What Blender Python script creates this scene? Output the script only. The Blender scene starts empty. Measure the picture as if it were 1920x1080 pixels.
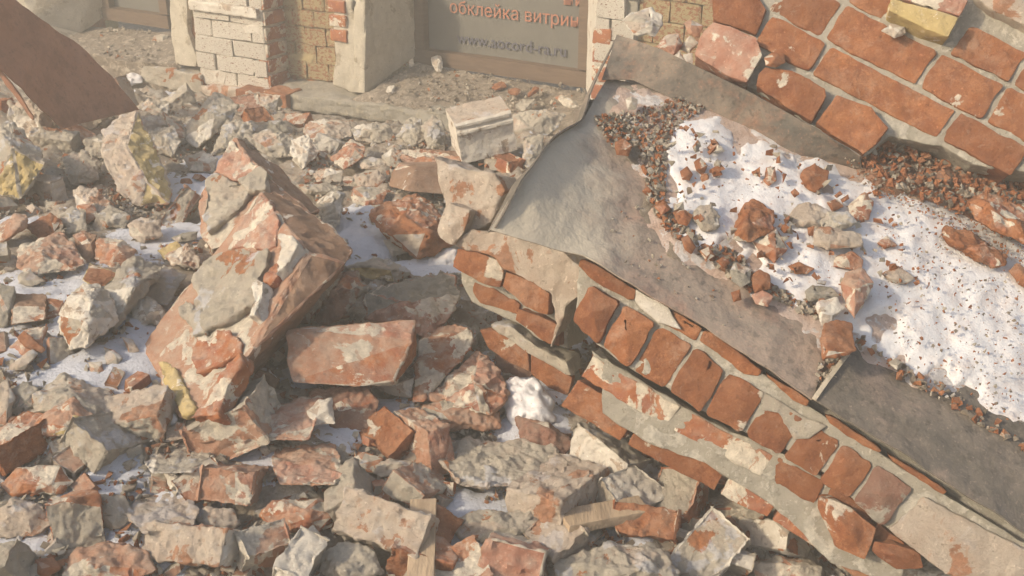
import bpy, bmesh, math, random
from mathutils import Vector, Matrix, noise
from mathutils.geometry import convex_hull_2d

R = random.Random(11)
sc = bpy.context.scene
COL = sc.collection

# ------------------------------------------------------------------ camera, sky, sun
FPX = 2059.0                                   # focal length in photo pixels (1920 wide)
CAM = Vector((0.0, 0.0, 1.5))
PITCH = math.radians(25)
RT = Vector((1, 0, 0))
FW = Vector((0, math.cos(PITCH), -math.sin(PITCH)))
UP = Vector((0, math.sin(PITCH), math.cos(PITCH)))
cam = bpy.data.cameras.new("camera")
cam.sensor_width = 36
cam.lens = 36 * FPX / 1920
cam.clip_start, cam.clip_end = 0.05, 400
cam_o = bpy.data.objects.new("camera", cam)
COL.objects.link(cam_o)
cam_o.location = CAM
cam_o.rotation_euler = (math.pi / 2 - PITCH, 0, 0)
sc.camera = cam_o

SUN_EL = math.radians(31)
SUN_TO = Vector((-0.90, -0.43, 0)).normalized() * math.cos(SUN_EL) + Vector((0, 0, math.sin(SUN_EL)))
w = bpy.data.worlds.new("World")
sc.world = w
w.use_nodes = True
wn = w.node_tree
bg = wn.nodes["Background"]
sky = wn.nodes.new("ShaderNodeTexSky")
sky.sky_type = 'NISHITA'
sky.sun_disc = False
sky.sun_elevation = SUN_EL
sky.sun_rotation = math.atan2(SUN_TO.x, SUN_TO.y)
sky.dust_density = 3.0
sky.ozone_density = 0.6
wn.links.new(sky.outputs[0], bg.inputs[0])
bg.inputs[1].default_value = 0.15
sun = bpy.data.lights.new("sun", 'SUN')
sun.energy = 2.9
sun.angle = math.radians(4)
sun.color = (1.0, 0.865, 0.655)
sun_o = bpy.data.objects.new("sun", sun)
COL.objects.link(sun_o)
sun_o.rotation_euler = SUN_TO.to_track_quat('Z', 'Y').to_euler()
sc.view_settings.view_transform = 'Standard'
sc.view_settings.look = 'None'
sc.view_settings.gamma = 1
sc.view_settings.use_curve_mapping = False
sc.view_settings.exposure = 0.78

# ------------------------------------------------------------------ geometry of sight
def ray(px, py):
    return FW + RT * ((px - 960) / FPX) + UP * ((540 - py) / FPX)

def P(px, py, d):
    return CAM + ray(px, py) * d

def sstep(a, b, x):
    t = min(1, max(0, (x - a) / (b - a)))
    return t * t * (3 - 2 * t)

def H(x, y):                                   # the broad shape of the rubble heap
    h = 0.06 + 0.36 * (1 - sstep(3.1, 4.9, y + 0.45 * x))
    h -= 0.12 * sstep(4.25, 4.75, y + 0.45 * x)
    h += 0.05 * math.sin(x * 2.3 + 1) * math.cos(y * 1.7)
    h -= 0.13 * sstep(2.0, 1.2, y)
    h -= 0.16 * sstep(0.1, 0.9, x) * sstep(2.4, 1.4, y)
    return h

def heap_d(px, py):
    r = ray(px, py)
    d, step = 0.9, 0.05
    while d < 14:
        p = CAM + r * d
        if p.z < H(p.x, p.y):
            lo, hi = d - step, d
            for _ in range(12):
                m = (lo + hi) / 2
                p = CAM + r * m
                if p.z < H(p.x, p.y): hi = m
                else: lo = m
            return hi
        d += step
    return 14

class Plane:
    def __init__(s, p, n): s.p, s.n = p, n.normalized()
    def d(s, px, py):
        r = ray(px, py)
        return (s.p - CAM).dot(s.n) / r.dot(s.n)
    def at(s, px, py, lift=0.0):
        return CAM + ray(px, py) * s.d(px, py) + s.n * lift

def proj(p):
    v = p - CAM
    d = v.dot(FW)
    return 960 + FPX * v.dot(RT) / d, 540 - FPX * v.dot(UP) / d

# zooms in which the photograph was studied: (x0, y0, scale)
Z = {0: (0, 0, 1), 1: (0, 0, 2.7), 2: (560, 0, 2.7), 3: (1100, 0, 2.341), 4: (0, 380, 2.571), 5: (240, 200, 2.572),
     6: (480, 400, 2.7), 7: (1040, 380, 2.182), 8: (1000, 440, 3.376), 9: (1400, 680, 2.7), 10: (0, 740, 2.4), 11: (700, 700, 1.574)}
def T(z, pts):
    x0, y0, k = Z[z]
    return [(x0 + p[0] / k, y0 + p[1] / k) + tuple(p[2:]) for p in pts]

# ------------------------------------------------------------------ materials
class NT:
    def __init__(s, name):
        s.m = bpy.data.materials.new(name); s.m.use_nodes = True
        s.t = s.m.node_tree; s.n = s.t.nodes; s.l = s.t.links
        s.b = s.n["Principled BSDF"]
        s.b.inputs["Specular IOR Level"].default_value = 0.25
        tc = s.n.new("ShaderNodeTexCoord"); oi = s.n.new("ShaderNodeObjectInfo")
        mul = s.n.new("ShaderNodeVectorMath"); mul.operation = 'SCALE'
        cx = s.n.new("ShaderNodeCombineXYZ")
        for i in range(3): s.l.new(oi.outputs["Random"], cx.inputs[i])
        s.l.new(cx.outputs[0], mul.inputs[0]); mul.inputs["Scale"].default_value = 37.0
        add = s.n.new("ShaderNodeVectorMath")
        s.l.new(tc.outputs["Object"], add.inputs[0]); s.l.new(mul.outputs[0], add.inputs[1])
        s.co = add.outputs[0]; s.rnd = oi.outputs["Random"]
        s.geo = s.n.new("ShaderNodeNewGeometry")
    def noise(s, scale, detail=6, rough=0.6, dist=0.0, vec=None):
        n = s.n.new("ShaderNodeTexNoise"); s.l.new(vec or s.co, n.inputs["Vector"])
        n.inputs["Scale"].default_value = scale; n.inputs["Detail"].default_value = detail
        n.inputs["Roughness"].default_value = rough; n.inputs["Distortion"].default_value = dist
        return n.outputs["Fac"]
    def vor(s, scale):
        n = s.n.new("ShaderNodeTexVoronoi"); s.l.new(s.co, n.inputs["Vector"]); n.inputs["Scale"].default_value = scale
        return n.outputs["Distance"]
    def ramp(s, fac, a, b, lo=0.0, hi=1.0):
        n = s.n.new("ShaderNodeMapRange"); s.l.new(fac, n.inputs[0])
        n.interpolation_type = 'SMOOTHSTEP'
        for i, v in zip((1, 2, 3, 4), (a, b, lo, hi)): n.inputs[i].default_value = v
        return n.outputs[0]
    def math(s, op, a, b):
        n = s.n.new("ShaderNodeMath"); n.operation = op; n.use_clamp = True
        for i, v in enumerate((a, b)):
            if isinstance(v, (int, float)): n.inputs[i].default_value = v
            else: s.l.new(v, n.inputs[i])
        return n.outputs[0]
    def mix(s, fac, a, b):
        n = s.n.new("ShaderNodeMix"); n.data_type = 'RGBA'
        if isinstance(fac, (int, float)): n.inputs[0].default_value = fac
        else: s.l.new(fac, n.inputs[0])
        for i, v in ((6, a), (7, b)):
            if isinstance(v, tuple): n.inputs[i].default_value = v + (1,)
            else: s.l.new(v, n.inputs[i])
        return n.outputs[2]
    def bump(s, h, strength, dist, prev=None):
        n = s.n.new("ShaderNodeBump"); s.l.new(h, n.inputs["Height"])
        n.inputs["Strength"].default_value = strength; n.inputs["Distance"].default_value = dist
        if prev: s.l.new(prev, n.inputs["Normal"])
        return n.outputs[0]
    def out(s, col, rough, nrm):
        s.l.new(col, s.b.inputs["Base Color"])
        if isinstance(rough, (int, float)): s.b.inputs["Roughness"].default_value = rough
        else: s.l.new(rough, s.b.inputs["Roughness"])
        if nrm: s.l.new(nrm, s.b.inputs["Normal"])
        return s.m

MORTAR = (0.66, 0.58, 0.455)
MORTAR_D = (0.33, 0.285, 0.215)
BRICK = (0.43, 0.165, 0.063)
BRICK_D = (0.28, 0.095, 0.04)
PINK = (0.49, 0.27, 0.185)

def masonry(name, c1, c2, blot, cover, bscale=14, dust=0.35, grit=1.0, snow=0.0, dustcol=(0.5, 0.42, 0.33)):
    """broken masonry: c1/c2 mottled body, blot = crust in sharp-edged patches over it"""
    s = NT(name)
    body = s.mix(s.ramp(s.noise(22, 5, 0.65), 0.33, 0.68), c1, c2)
    body = s.mix(s.ramp(s.noise(120, 3, 0.6), 0.62, 0.72, 0, 0.55), body, tuple(min(1, v * 1.5 + .05) for v in c1))
    body = s.mix(s.ramp(s.noise(90, 2, 0.5), 0.66, 0.74, 0, 0.6), body, tuple(v * .45 for v in c2))
    if cover < .1:                              # fired brick: paler and sootier ones, dusty haze of mortar
        body = s.mix(s.ramp(s.noise(5, 6, 0.7, .5), .42, .62, 0, .5), body, tuple(v * .55 for v in c1))
        body = s.mix(s.ramp(s.noise(12, 7, 0.75), .50, .68, 0, .45), body, tuple(v * .6 + b_ * .45 for v, b_ in zip(c1, blot)))
    if cover < .1 and c1[0] > .4 and c1[2] < .1:
        body = s.mix(s.ramp(s.noise(38, 9, 0.85), .50, .62, 0, .55), body, (0.56, 0.25, 0.11))
        body = s.mix(s.ramp(s.noise(55, 8, 0.85), .54, .64, 0, .65), body, (0.20, 0.075, 0.04))
    # object-to-object shift
    body = s.mix(s.ramp(s.rnd, 0, 1, 0, 0.5 if cover < .1 and c1[0] > c1[2] * 3 else 0.22), body, tuple(v * .62 for v in c2))
    cov = s.noise(bscale, 7, 0.62, 0.4)
    t = 0.62 - cover * 0.30
    patch = s.ramp(cov, t, t + 0.025)
    bl2 = s.mix(s.ramp(s.noise(60, 5, 0.7), 0.35, 0.7), tuple(v * .78 for v in blot), tuple(min(1, v * 1.15) for v in blot))
    col = s.mix(patch, body, bl2)
    # thin smears: body colour rubbed over the crust and the other way round
    st_ = s.noise(bscale * 2.6, 8, 0.72, 1.2)
    col = s.mix(s.ramp(st_, 0.57, 0.62, 0, 0.75 * min(1, cover * 3)), col, body)
    col = s.mix(s.ramp(s.noise(bscale * 3.4, 7, 0.7, 0.6), 0.60, 0.64, 0, 0.8 * min(1, .12 + cover * 2.2)), col, bl2)
    # pale dust lying in hollows and on tops
    dn = s.n.new("ShaderNodeSeparateXYZ"); s.l.new(s.geo.outputs["Normal"], dn.inputs[0])
    d = s.math('MULTIPLY', s.ramp(dn.outputs[2], 0.1, 0.9), s.ramp(s.noise(34, 6, 0.7), 0.35, 0.62, 0, dust))
    col = s.mix(d, col, dustcol)
    if snow:
        sn = s.math('MULTIPLY', s.ramp(dn.outputs[2], 0.45, 0.75), s.ramp(s.noise(13, 5, 0.6), 0.56, 0.60, 0, snow))
        col = s.mix(sn, col, (0.66, 0.66, 0.69))
    n1 = s.bump(cov, 0.8, 0.014)
    n2 = s.bump(s.noise(70, 8, 0.8), 0.8 * grit, 0.009, n1)
    n3 = s.bump(s.noise(210, 5, 0.8), 0.6 * grit, 0.003, n2)
    return s.out(col, 0.93, n3)

M = {}
M['brick'] = masonry("orange_brick", BRICK, BRICK_D, MORTAR, 0.02, 9, 0.25, 1.2, 0, (0.5, 0.30, 0.19))
M['brickm'] = masonry("brick_with_mortar", BRICK, (0.34, 0.12, 0.065), MORTAR, 0.30, 13, 0.5)
M['pink'] = masonry("dusty_pink_brick", PINK, (0.38, 0.16, 0.10), MORTAR, 0.30, 10, 0.5)
M['pinkm'] = masonry("pink_brick_under_mortar", (0.46, 0.22, 0.13), (0.50, 0.30, 0.2), MORTAR, 0.28, 9, 0.4, 1.2)
M['mortar'] = masonry("pale_mortar", MORTAR, (0.54, 0.47, 0.37), BRICK, 0.04, 10, 0.2, 1.6, 0.5)
M['mortarb'] = masonry("mortar_with_brick_stains", (0.63, 0.53, 0.42), (0.54, 0.42, 0.32), (0.46, 0.23, 0.13), 0.16, 11, 0.3, 1.4, 0.3)
M['white'] = masonry("whitewashed_mortar", (0.72, 0.66, 0.56), (0.62, 0.55, 0.45), (0.44, 0.34, 0.25), 0.10, 18, 0.2, 1.0)
M['ochre'] = masonry("ochre_painted_brick", (0.47, 0.355, 0.15), (0.39, 0.29, 0.125), MORTAR, 0.10, 16, 0.2, 0.5)
M['brown'] = masonry("smooth_brown_brick_face", (0.28, 0.165, 0.10), (0.22, 0.125, 0.078), (0.5, 0.44, 0.37), 0.02, 14, 0.12, 0.6)  # brown brick face, darkened further for the shade on the boulder's side
M['dark'] = masonry("dark_weathered_shaded_brick", (0.22, 0.13, 0.09), (0.25, 0.11, 0.07), (0.33, 0.29, 0.23), 0.25, 9, 0.25)  # dark brick colour; on a few pieces it paints their shade
M['grey'] = masonry("grey_concrete", (0.42, 0.38, 0.31), (0.33, 0.295, 0.235), (0.42, 0.37, 0.28), 0.25, 20, 0.2, 1.5)
M['dirt'] = masonry("dust_and_grit", (0.25, 0.20, 0.15), (0.36, 0.285, 0.21), (0.46, 0.38, 0.29), 0.3, 30, 0.3, 1.8)
M['joint'] = masonry("grey_joint_mortar", (0.47, 0.42, 0.335), (0.38, 0.34, 0.265), (0.54, 0.49, 0.40), 0.3, 22, 0.1, 1.2)
M['reddust'] = masonry("red_brick_dust", (0.48, 0.26, 0.165), (0.38, 0.18, 0.11), (0.46, 0.33, 0.24), 0.25, 30, 0.2, 1.6)

def snow_mat(name, dirty):
    s = NT(name)
    c = s.mix(s.ramp(s.noise(26, 7, 0.7), 0.45, 0.7, 0, dirty), (0.66, 0.64, 0.62), (0.55, 0.45, 0.39))
    c = s.mix(s.ramp(s.noise(160, 3, 0.6), 0.64, 0.72, 0, min(1, dirty + .3)), c, (0.40, 0.25, 0.17))
    c = s.mix(s.ramp(s.noise(7, 7, 0.75), 0.50, 0.68, 0, dirty), c, (0.53, 0.45, 0.40))
    n = s.bump(s.noise(30, 6, 0.6), 0.3, 0.010)
    n = s.bump(s.noise(240, 4, 0.7), 0.4, 0.003, n)
    s.b.inputs["Subsurface Weight"].default_value = 0.0
    return s.out(c, 0.7, n)
M['snow'] = snow_mat("snow", 0.5)
M['snowd'] = masonry("dusty_snow", (0.56, 0.44, 0.37), (0.48, 0.33, 0.25), (0.62, 0.58, 0.55), 0.32, 16, 0.1, 1.0)

def ground_mat():                               # dirt, dust and snow between the pieces; 'snow' attribute says where snow lies
    s = NT("rubble_dust")
    c = s.mix(s.ramp(s.noise(18, 8, 0.7), 0.35, 0.65), (0.30, 0.235, 0.175), (0.48, 0.41, 0.32))
    c = s.mix(s.ramp(s.noise(40, 6, 0.7), 0.58, 0.64, 0, 0.85), c, (0.38, 0.17, 0.09))
    c = s.mix(s.ramp(s.noise(9, 6, 0.7), 0.55, 0.62, 0, 0.7), c, (0.55, 0.5, 0.42))
    a = s.n.new("ShaderNodeAttribute"); a.attribute_name = "snow"
    m = s.math('ADD', a.outputs["Fac"], s.ramp(s.noise(22, 7, 0.65), 0.3, 0.7, 0.0, 0.8))
    m = s.ramp(m, 0.70, 0.80)
    c = s.mix(m, c, (0.66, 0.66, 0.69))
    c = s.mix(s.ramp(s.noise(110, 4, 0.7), 0.63, 0.70, 0, 0.7), c, (0.30, 0.2, 0.14))
    n = s.bump(s.noise(26, 8, 0.75), 0.9, 0.02)
    n = s.bump(s.noise(130, 5, 0.7), 0.6, 0.006, n)
    return s.out(c, 0.9, n)
M['ground'] = ground_mat()

def metal(name, c1, c2, c3, rough=0.75, sc_=3.0, metallic=0.0, dust=None):
    s = NT(name)
    c = s.mix(s.ramp(s.noise(sc_, 8, 0.65, 0.8), 0.38, 0.62), c1, c2)
    c = s.mix(s.ramp(s.noise(sc_ * 2.6, 7, 0.7, 0.3), 0.5, 0.68, 0, 0.8), c, c3)
    c = s.mix(s.ramp(s.noise(200, 3, 0.6), 0.55, 0.75, 0, 0.45), c, tuple(v * 1.6 for v in c3))
    c = s.mix(s.ramp(s.noise(60, 4, 0.6), 0.55, 0.7, 0, 0.6), c, tuple(v * .5 for v in c1))
    c = s.mix(s.ramp(s.noise(13, 9, 0.8), 0.5, 0.6, 0, 0.45), c, tuple(v * .6 for v in c1))
    if dust:                                    # mortar dust trodden over part of the sheet
        a = s.n.new("ShaderNodeAttribute"); a.attribute_name = "dust"
        f = s.math('ADD', a.outputs["Fac"], s.ramp(s.noise(9, 7, 0.7), 0.3, 0.7, 0.0, 0.45))
        c = s.mix(s.ramp(f, 0.35, 1.0, 0, .85), c, dust)
    s.b.inputs["Metallic"].default_value = metallic
    n = s.bump(s.noise(7, 5, 0.5), 0.7, 0.02)
    n = s.bump(s.noise(28, 6, 0.7), 0.5, 0.006, n)
    n = s.bump(s.noise(150, 4, 0.7), 0.3, 0.002, n)
    return s.out(c, rough, n)
M['tin'] = None
M['tin'] = metal("weathered_roofing_tin", (0.21, 0.175, 0.14), (0.29, 0.22, 0.17), (0.29, 0.18, 0.13), dust=(0.43, 0.38, 0.295))
M['tinpale'] = metal("dusty_roofing_tin", (0.38, 0.33, 0.25), (0.46, 0.38, 0.28), (0.33, 0.28, 0.21))
M['tindark'] = metal("dark_roofing_tin", (0.115, 0.10, 0.08), (0.17, 0.14, 0.11), (0.24, 0.18, 0.14))
M['tinstrip'] = metal("stained_shaded_roofing_tin", (0.10, 0.09, 0.075), (0.21, 0.165, 0.125), (0.24, 0.13, 0.085), sc_=5.0)  # stains and rust, darkened overall for the strip's differently turned face
M['rust'] = metal("rusty_brown_sheet", (0.27, 0.12, 0.07), (0.32, 0.155, 0.095), (0.20, 0.09, 0.055), 0.7)
def plain(name, c1, c2, scale=20, rough=0.7, bump=0.3, stretch=None):
    s = NT(name)
    vec = None
    if stretch:
        m = s.n.new("ShaderNodeMapping"); s.l.new(s.co, m.inputs[0]); m.inputs["Scale"].default_value = stretch; vec = m.outputs[0]
    f = s.noise(scale, 6, 0.65, 0, vec)
    c = s.mix(s.ramp(f, 0.35, 0.65), c1, c2)
    return s.out(c, rough, s.bump(f, bump, 0.006))
M['wood'] = plain("brown_window_wood", (0.155, 0.105, 0.07), (0.12, 0.08, 0.055), 12, 0.6, 0.4, (1, 1, 6))
M['plank'] = plain("weathered_plank", (0.42, 0.31, 0.20), (0.33, 0.24, 0.155), 10, 0.8, 0.6, (8, 1, 8))
M['film'] = plain("grey_window_film", (0.14, 0.13, 0.112), (0.16, 0.148, 0.125), 4, 0.35, 0.05)
M['orange_print'] = plain("orange_print", (0.40, 0.15, 0.085), (0.33, 0.15, 0.10), 30, 0.5, 0.02)
M['blue_print'] = plain("blue_print", (0.085, 0.085, 0.11), (0.10, 0.095, 0.12), 30, 0.5, 0.02)
M['plaster'] = masonry("cream_plaster", (0.52, 0.46, 0.36), (0.44, 0.385, 0.295), (0.36, 0.30, 0.215), 0.16, 6, 0.2, 0.5)
M['ochrewall'] = masonry("ochre_wash_on_brick", (0.48, 0.38, 0.205), (0.42, 0.33, 0.18), (0.38, 0.17, 0.09), 0.34, 7, 0.2, 1.0)
M['whitebrick'] = masonry("whitewashed_brick", (0.82, 0.75, 0.63), (0.70, 0.62, 0.50), (0.40, 0.22, 0.14), 0.10, 14, 0.2, 1.0)

def added_haze_box():  # added veil volume: lifts the blacks and fades the contrast
    me = bpy.data.meshes.new("haze")
    x0, x1, y0, y1, z0, z1 = -62, 62, -62, 62, -1.2, 3.6
    v = [(x, y, z) for z in (z0, z1) for (x, y) in ((x0, y0), (x1, y0), (x1, y1), (x0, y1))]
    me.from_pydata(v, [], [(3, 2, 1, 0), (4, 5, 6, 7), (0, 1, 5, 4), (1, 2, 6, 5), (2, 3, 7, 6), (3, 0, 4, 7)])
    m = bpy.data.materials.new("haze"); m.use_nodes = True
    t = m.node_tree; t.nodes.clear()
    out = t.nodes.new("ShaderNodeOutputMaterial"); pv = t.nodes.new("ShaderNodeVolumePrincipled")
    pv.inputs["Color"].default_value = (0.96, 0.90, 0.77, 1)
    pv.inputs["Density"].default_value = 0.05
    t.links.new(pv.outputs[0], out.inputs["Volume"])
    me.materials.append(m)
    o = bpy.data.objects.new("haze", me); COL.objects.link(o)
    o["kind"] = "stuff"; o["label"] = "thin volume added over the rubble to lift the blacks with a warm veil"; o["category"] = "haze"
added_haze_box()

# ------------------------------------------------------------------ mesh helpers
def set_props(o, label=None, cat=None, group=None, kind=None):
    if label: o["label"] = label
    if cat: o["category"] = cat
    if group: o["group"] = group
    if kind: o["kind"] = kind
    return o

def obj_from_bm(name, bm, mats, parent=None, origin=None, sharp=38):
    if origin is None: origin = Vector((0, 0, 0))
    bmesh.ops.translate(bm, verts=bm.verts, vec=-origin)
    bm.normal_update()
    lim = math.radians(sharp)
    for e in bm.edges:
        if len(e.link_faces) == 2:
            e.smooth = e.calc_face_angle(0) < lim
    for f in bm.faces: f.smooth = True
    me = bpy.data.meshes.new(name)
    bm.to_mesh(me); bm.free()
    for m in mats: me.materials.append(M[m])
    o = bpy.data.objects.new(name, me)
    COL.objects.link(o)
    if parent:
        o.parent = parent
        o.location = origin - parent.location
    else:
        o.location = origin
    return o

def empty(name, loc, label, cat, group=None):
    o = bpy.data.objects.new(name, None)
    COL.objects.link(o); o.location = loc; o.empty_display_size = 0.1
    return set_props(o, label, cat, group)

def fbm(p, oct_=3):
    return noise.fractal(p, 0.9, 2.1, oct_)

def rough(bm, bevel, seg, amp, scale=None, seed=None, coarse=None, pit=0.0):
    """round and chip the edges, refine to seg metres and break the surface up"""
    if seed is None: seed = R.random() * 100
    off = Vector((seed * 3.1, seed * 1.7, seed * 2.3))
    if bevel:
        es = [e for e in bm.edges if len(e.link_faces) == 2 and e.calc_face_angle(0) > 0.3]
        bmesh.ops.bevel(bm, geom=es, offset=bevel, segments=2, profile=0.6, affect='EDGES', clamp_overlap=True)
    for _ in range(5):
        bmesh.ops.triangulate(bm, faces=[f for f in bm.faces if len(f.verts) > 3])
        es = [e for e in bm.edges if e.calc_length() > seg]
        if not es or len(bm.verts) > 5000: break
        bmesh.ops.subdivide_edges(bm, edges=es, cuts=1)
    bmesh.ops.triangulate(bm, faces=[f for f in bm.faces if len(f.verts) > 3])
    bmesh.ops.remove_doubles(bm, verts=bm.verts, dist=seg * 0.05)
    bm.normal_update()
    sc_ = scale or 22
    for v in bm.verts:
        q = v.co * sc_ + off
        d = fbm(q, 3) * amp
        d += abs(noise.noise(v.co * sc_ * 0.35 + off)) * -amp * 0.5
        d += noise.noise(v.co * sc_ * 3.3 + off) * amp * 0.42
        if pit:
            c = noise.noise(v.co * sc_ * 1.2 - off)
            if c > 0.25: d -= pit * min(1, (c - 0.25) * 5)
        v.co += v.normal * d
    return bm

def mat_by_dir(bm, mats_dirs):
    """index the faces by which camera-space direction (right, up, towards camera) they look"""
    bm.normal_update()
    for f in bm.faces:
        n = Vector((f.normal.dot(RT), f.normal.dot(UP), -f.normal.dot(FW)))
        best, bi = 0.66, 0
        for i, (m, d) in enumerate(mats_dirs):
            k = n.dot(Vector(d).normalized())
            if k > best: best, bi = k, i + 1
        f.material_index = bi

ALT = {'mortar': ['white', 'mortarb', 'mortar'], 'mortarb': ['pinkm', 'mortar', 'white'], 'brick': ['brick', 'brickm'], 'brickm': ['mortar', 'brick', 'pinkm'],
       'pinkm': ['mortar', 'brickm', 'pink'], 'pink': ['pinkm', 'mortarb'], 'white': ['mortar', 'mortarb'], 'brown': ['brown', 'brickm'], 'grey': ['mortar', 'mortarb'],
       'dark': ['brickm', 'dark'], 'ochre': ['mortar', 'brickm']}
def vary(bm, main):
    """each broken face its own surface: crust here, raw brick there"""
    al = ALT.get(main)
    if not al: return []
    for f in bm.faces:
        if f.material_index == 0 and R.random() < .38: f.material_index = 90 + R.randrange(len(al))
    return al

HERO = []                                      # pixel outlines already taken

def hull_bm(pts3):
    bm = bmesh.new()
    for p in pts3: bm.verts.new(p)
    r = bmesh.ops.convex_hull(bm, input=bm.verts)
    dead = [v for v in bm.verts if not v.link_faces]
    bmesh.ops.delete(bm, geom=dead, context='VERTS')
    bmesh.ops.dissolve_limit(bm, angle_limit=0.12, verts=bm.verts, edges=bm.edges)
    bmesh.ops.recalc_face_normals(bm, faces=bm.faces)
    return bm

def nm_soft(n): return n in ("mortar_lump", "plaster_piece")

def C(z, name, mats, pts, label, cat=None, tilt=0.6, surf=None, off=0.0, thick=0.7, bevel=None, amp=None, group=None,
      bulge=0.22, dirs=(), seg=None, pit=0.0, keep=True):
    """one piece of rubble: its outline in the photograph, given distance, depth and a back, broken and weathered"""
    p2 = T(z, pts)
    mx, my = sum(p[0] for p in p2) / len(p2), sum(p[1] for p in p2) / len(p2)
    gr = 1.0 + 3.0 / max(10.0, max(math.hypot(p[0] - mx, p[1] - my) for p in p2)) + .03
    p2 = [(mx + (p[0] - mx) * gr, my + (p[1] - my) * gr) + tuple(p[2:]) for p in p2]
    xs = [p[0] for p in p2]; ys = [p[1] for p in p2]
    xc, yb = (min(xs) + max(xs)) / 2, max(ys)
    wpx, hpx = max(xs) - min(xs), yb - min(ys)
    D = (surf.d(xc, yb) if surf else heap_d(xc, yb - 0.05 * hpx) - .012) - off
    m = D / FPX
    size = math.sqrt(wpx * hpx) * m
    pc = []
    flat = all(len(p) < 3 for p in p2)
    for p in p2:
        l = (p[2] if len(p) > 2 else 0) / 100
        pc.append((p[0], p[1], D + tilt * (yb - p[1]) * m - l))
    cx, cy = sum(xs) / len(xs), sum(ys) / len(ys)
    if flat and bulge:                          # a ridge and a knob inside the outline
        for k in range(2):
            a = R.random() * 6.28
            x, y = cx + math.cos(a) * wpx * .2, cy + math.sin(a) * hpx * .2
            pc.append((x, y, D + tilt * (yb - y) * m - size * bulge * R.uniform(.7, 1.3)))
    world = [P(*q) for q in pc]
    hull = [pc[i] for i in convex_hull_2d([Vector((q[0], q[1])) for q in pc])]
    for q in hull:
        x, y = cx + (q[0] - cx) * 0.86, cy + (q[1] - cy) * 0.86
        world.append(P(x, y, q[2] + size * thick * 0.55))
        x, y = cx + (q[0] - cx) * 0.62, cy + (q[1] - cy) * 0.62
        world.append(P(x, y, D + size * thick))
    if keep: HERO.append([(q[0], q[1]) for q in hull])
    bm = hull_bm(world)
    mat_by_dir(bm, dirs)
    al = vary(bm, mats)
    for f in bm.faces:
        if f.material_index >= 90: f.material_index += 1 + len(dirs) - 90
    if nm_soft(name): amp = (amp or min(.012, size * .07)); pit = pit or min(.006, size * .04)
    rough(bm, (bevel if bevel is not None else min(0.005, size * 0.04)), seg or max(0.005, size * 0.055),
          amp if amp is not None else min(0.010, size * 0.06), 36, pit=pit)
    zmin = min(v.co.z for v in bm.verts)
    c = P(cx, cy, D); c.z = zmin
    if mats == 'snow':
        for _ in range(3): bmesh.ops.smooth_vert(bm, verts=bm.verts, factor=.5, use_axis_x=True, use_axis_y=True, use_axis_z=True)
    o = obj_from_bm(name, bm, [mats] + [d[0] for d in dirs] + list(al), origin=c)
    return set_props(o, label, cat, group)

# ------------------------------------------------------------------ the fallen cornice: its planes
U = Vector((0.818, -0.427, -0.386)).normalized()            # along the cornice, down towards the camera
N = (-FW - U * (-FW).dot(U)).normalized()                   # out of the brick face
V = N.cross(U).normalized()
if V.dot(UP) > 0: V = -V                                    # down the brick face
PW = Plane(P(1250, 200, 2.14), N)                           # upper brick face
ang = math.radians(36)
PS = Plane(P(1300, 215, 2.13), (N * math.cos(ang) - V * math.sin(ang)))
f0 = PS.at(1320, 612)
PF = Plane(f0, (N * math.cos(0.10) + V * math.sin(0.10)))      # lower brick face under the tin ledge
PG = Plane(P(980, 500, 2.16), (N * math.cos(0.2) + V * math.sin(0.2)))

def plate(z, pts, plane, thick, lift=0.0, bevel=0.006, seg=0.014, amp=0.003, bulge=0.0, pit=0.0, taper=0.96, grow=0.0):
    """closed slab: outline on a plane, pushed back by thick"""
    p2 = T(z, pts)
    mx, my = sum(p[0] for p in p2) / len(p2), sum(p[1] for p in p2) / len(p2)
    p2 = [(p[0] + (p[0] - mx) / max(1, math.hypot(p[0] - mx, p[1] - my)) * grow, p[1] + (p[1] - my) / max(1, math.hypot(p[0] - mx, p[1] - my)) * grow) for p in p2]
    bm = bmesh.new()
    fr = [plane.at(p[0], p[1], lift) for p in p2]
    c = sum(fr, Vector()) / len(fr)
    bk = [c + (p - c) * taper - plane.n * thick for p in fr]
    a = [bm.verts.new(p) for p in fr]; b = [bm.verts.new(p) for p in bk]
    bm.faces.new(a); bm.faces.new(b[::-1])
    n = len(a)
    for i in range(n):
        bm.faces.new((a[i], b[i], b[(i + 1) % n], a[(i + 1) % n]))
    bmesh.ops.recalc_face_normals(bm, faces=bm.faces)
    if bulge:
        f = max(bm.faces, key=lambda f: f.normal.dot(plane.n) * f.calc_area())
        r = bmesh.ops.poke(bm, faces=[f])
        for v in r['verts']: v.co += plane.n * bulge * .6
    rough(bm, bevel, seg, amp, 26, pit=pit)
    return bm, c

def piece(name, parent, z, pts, plane, thick, mats, label=None, **k):
    if name == "brick": k.setdefault('grow', 0.0 if plane is PW else 1.5)
    bm, c = plate(z, pts, plane, thick, **k)
    o = obj_from_bm(name, bm, [mats], parent, c)
    if label: o["label"] = label
    HERO.append([(q[0], q[1]) for q in T(z, pts)]) if plane is not PW else None
    return o

cornice = empty("fallen_cornice", PS.at(1600, 700, -0.25),
                "huge tilted slab of orange brick cornice with tin-covered ledge at right", "masonry slab")

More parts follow.
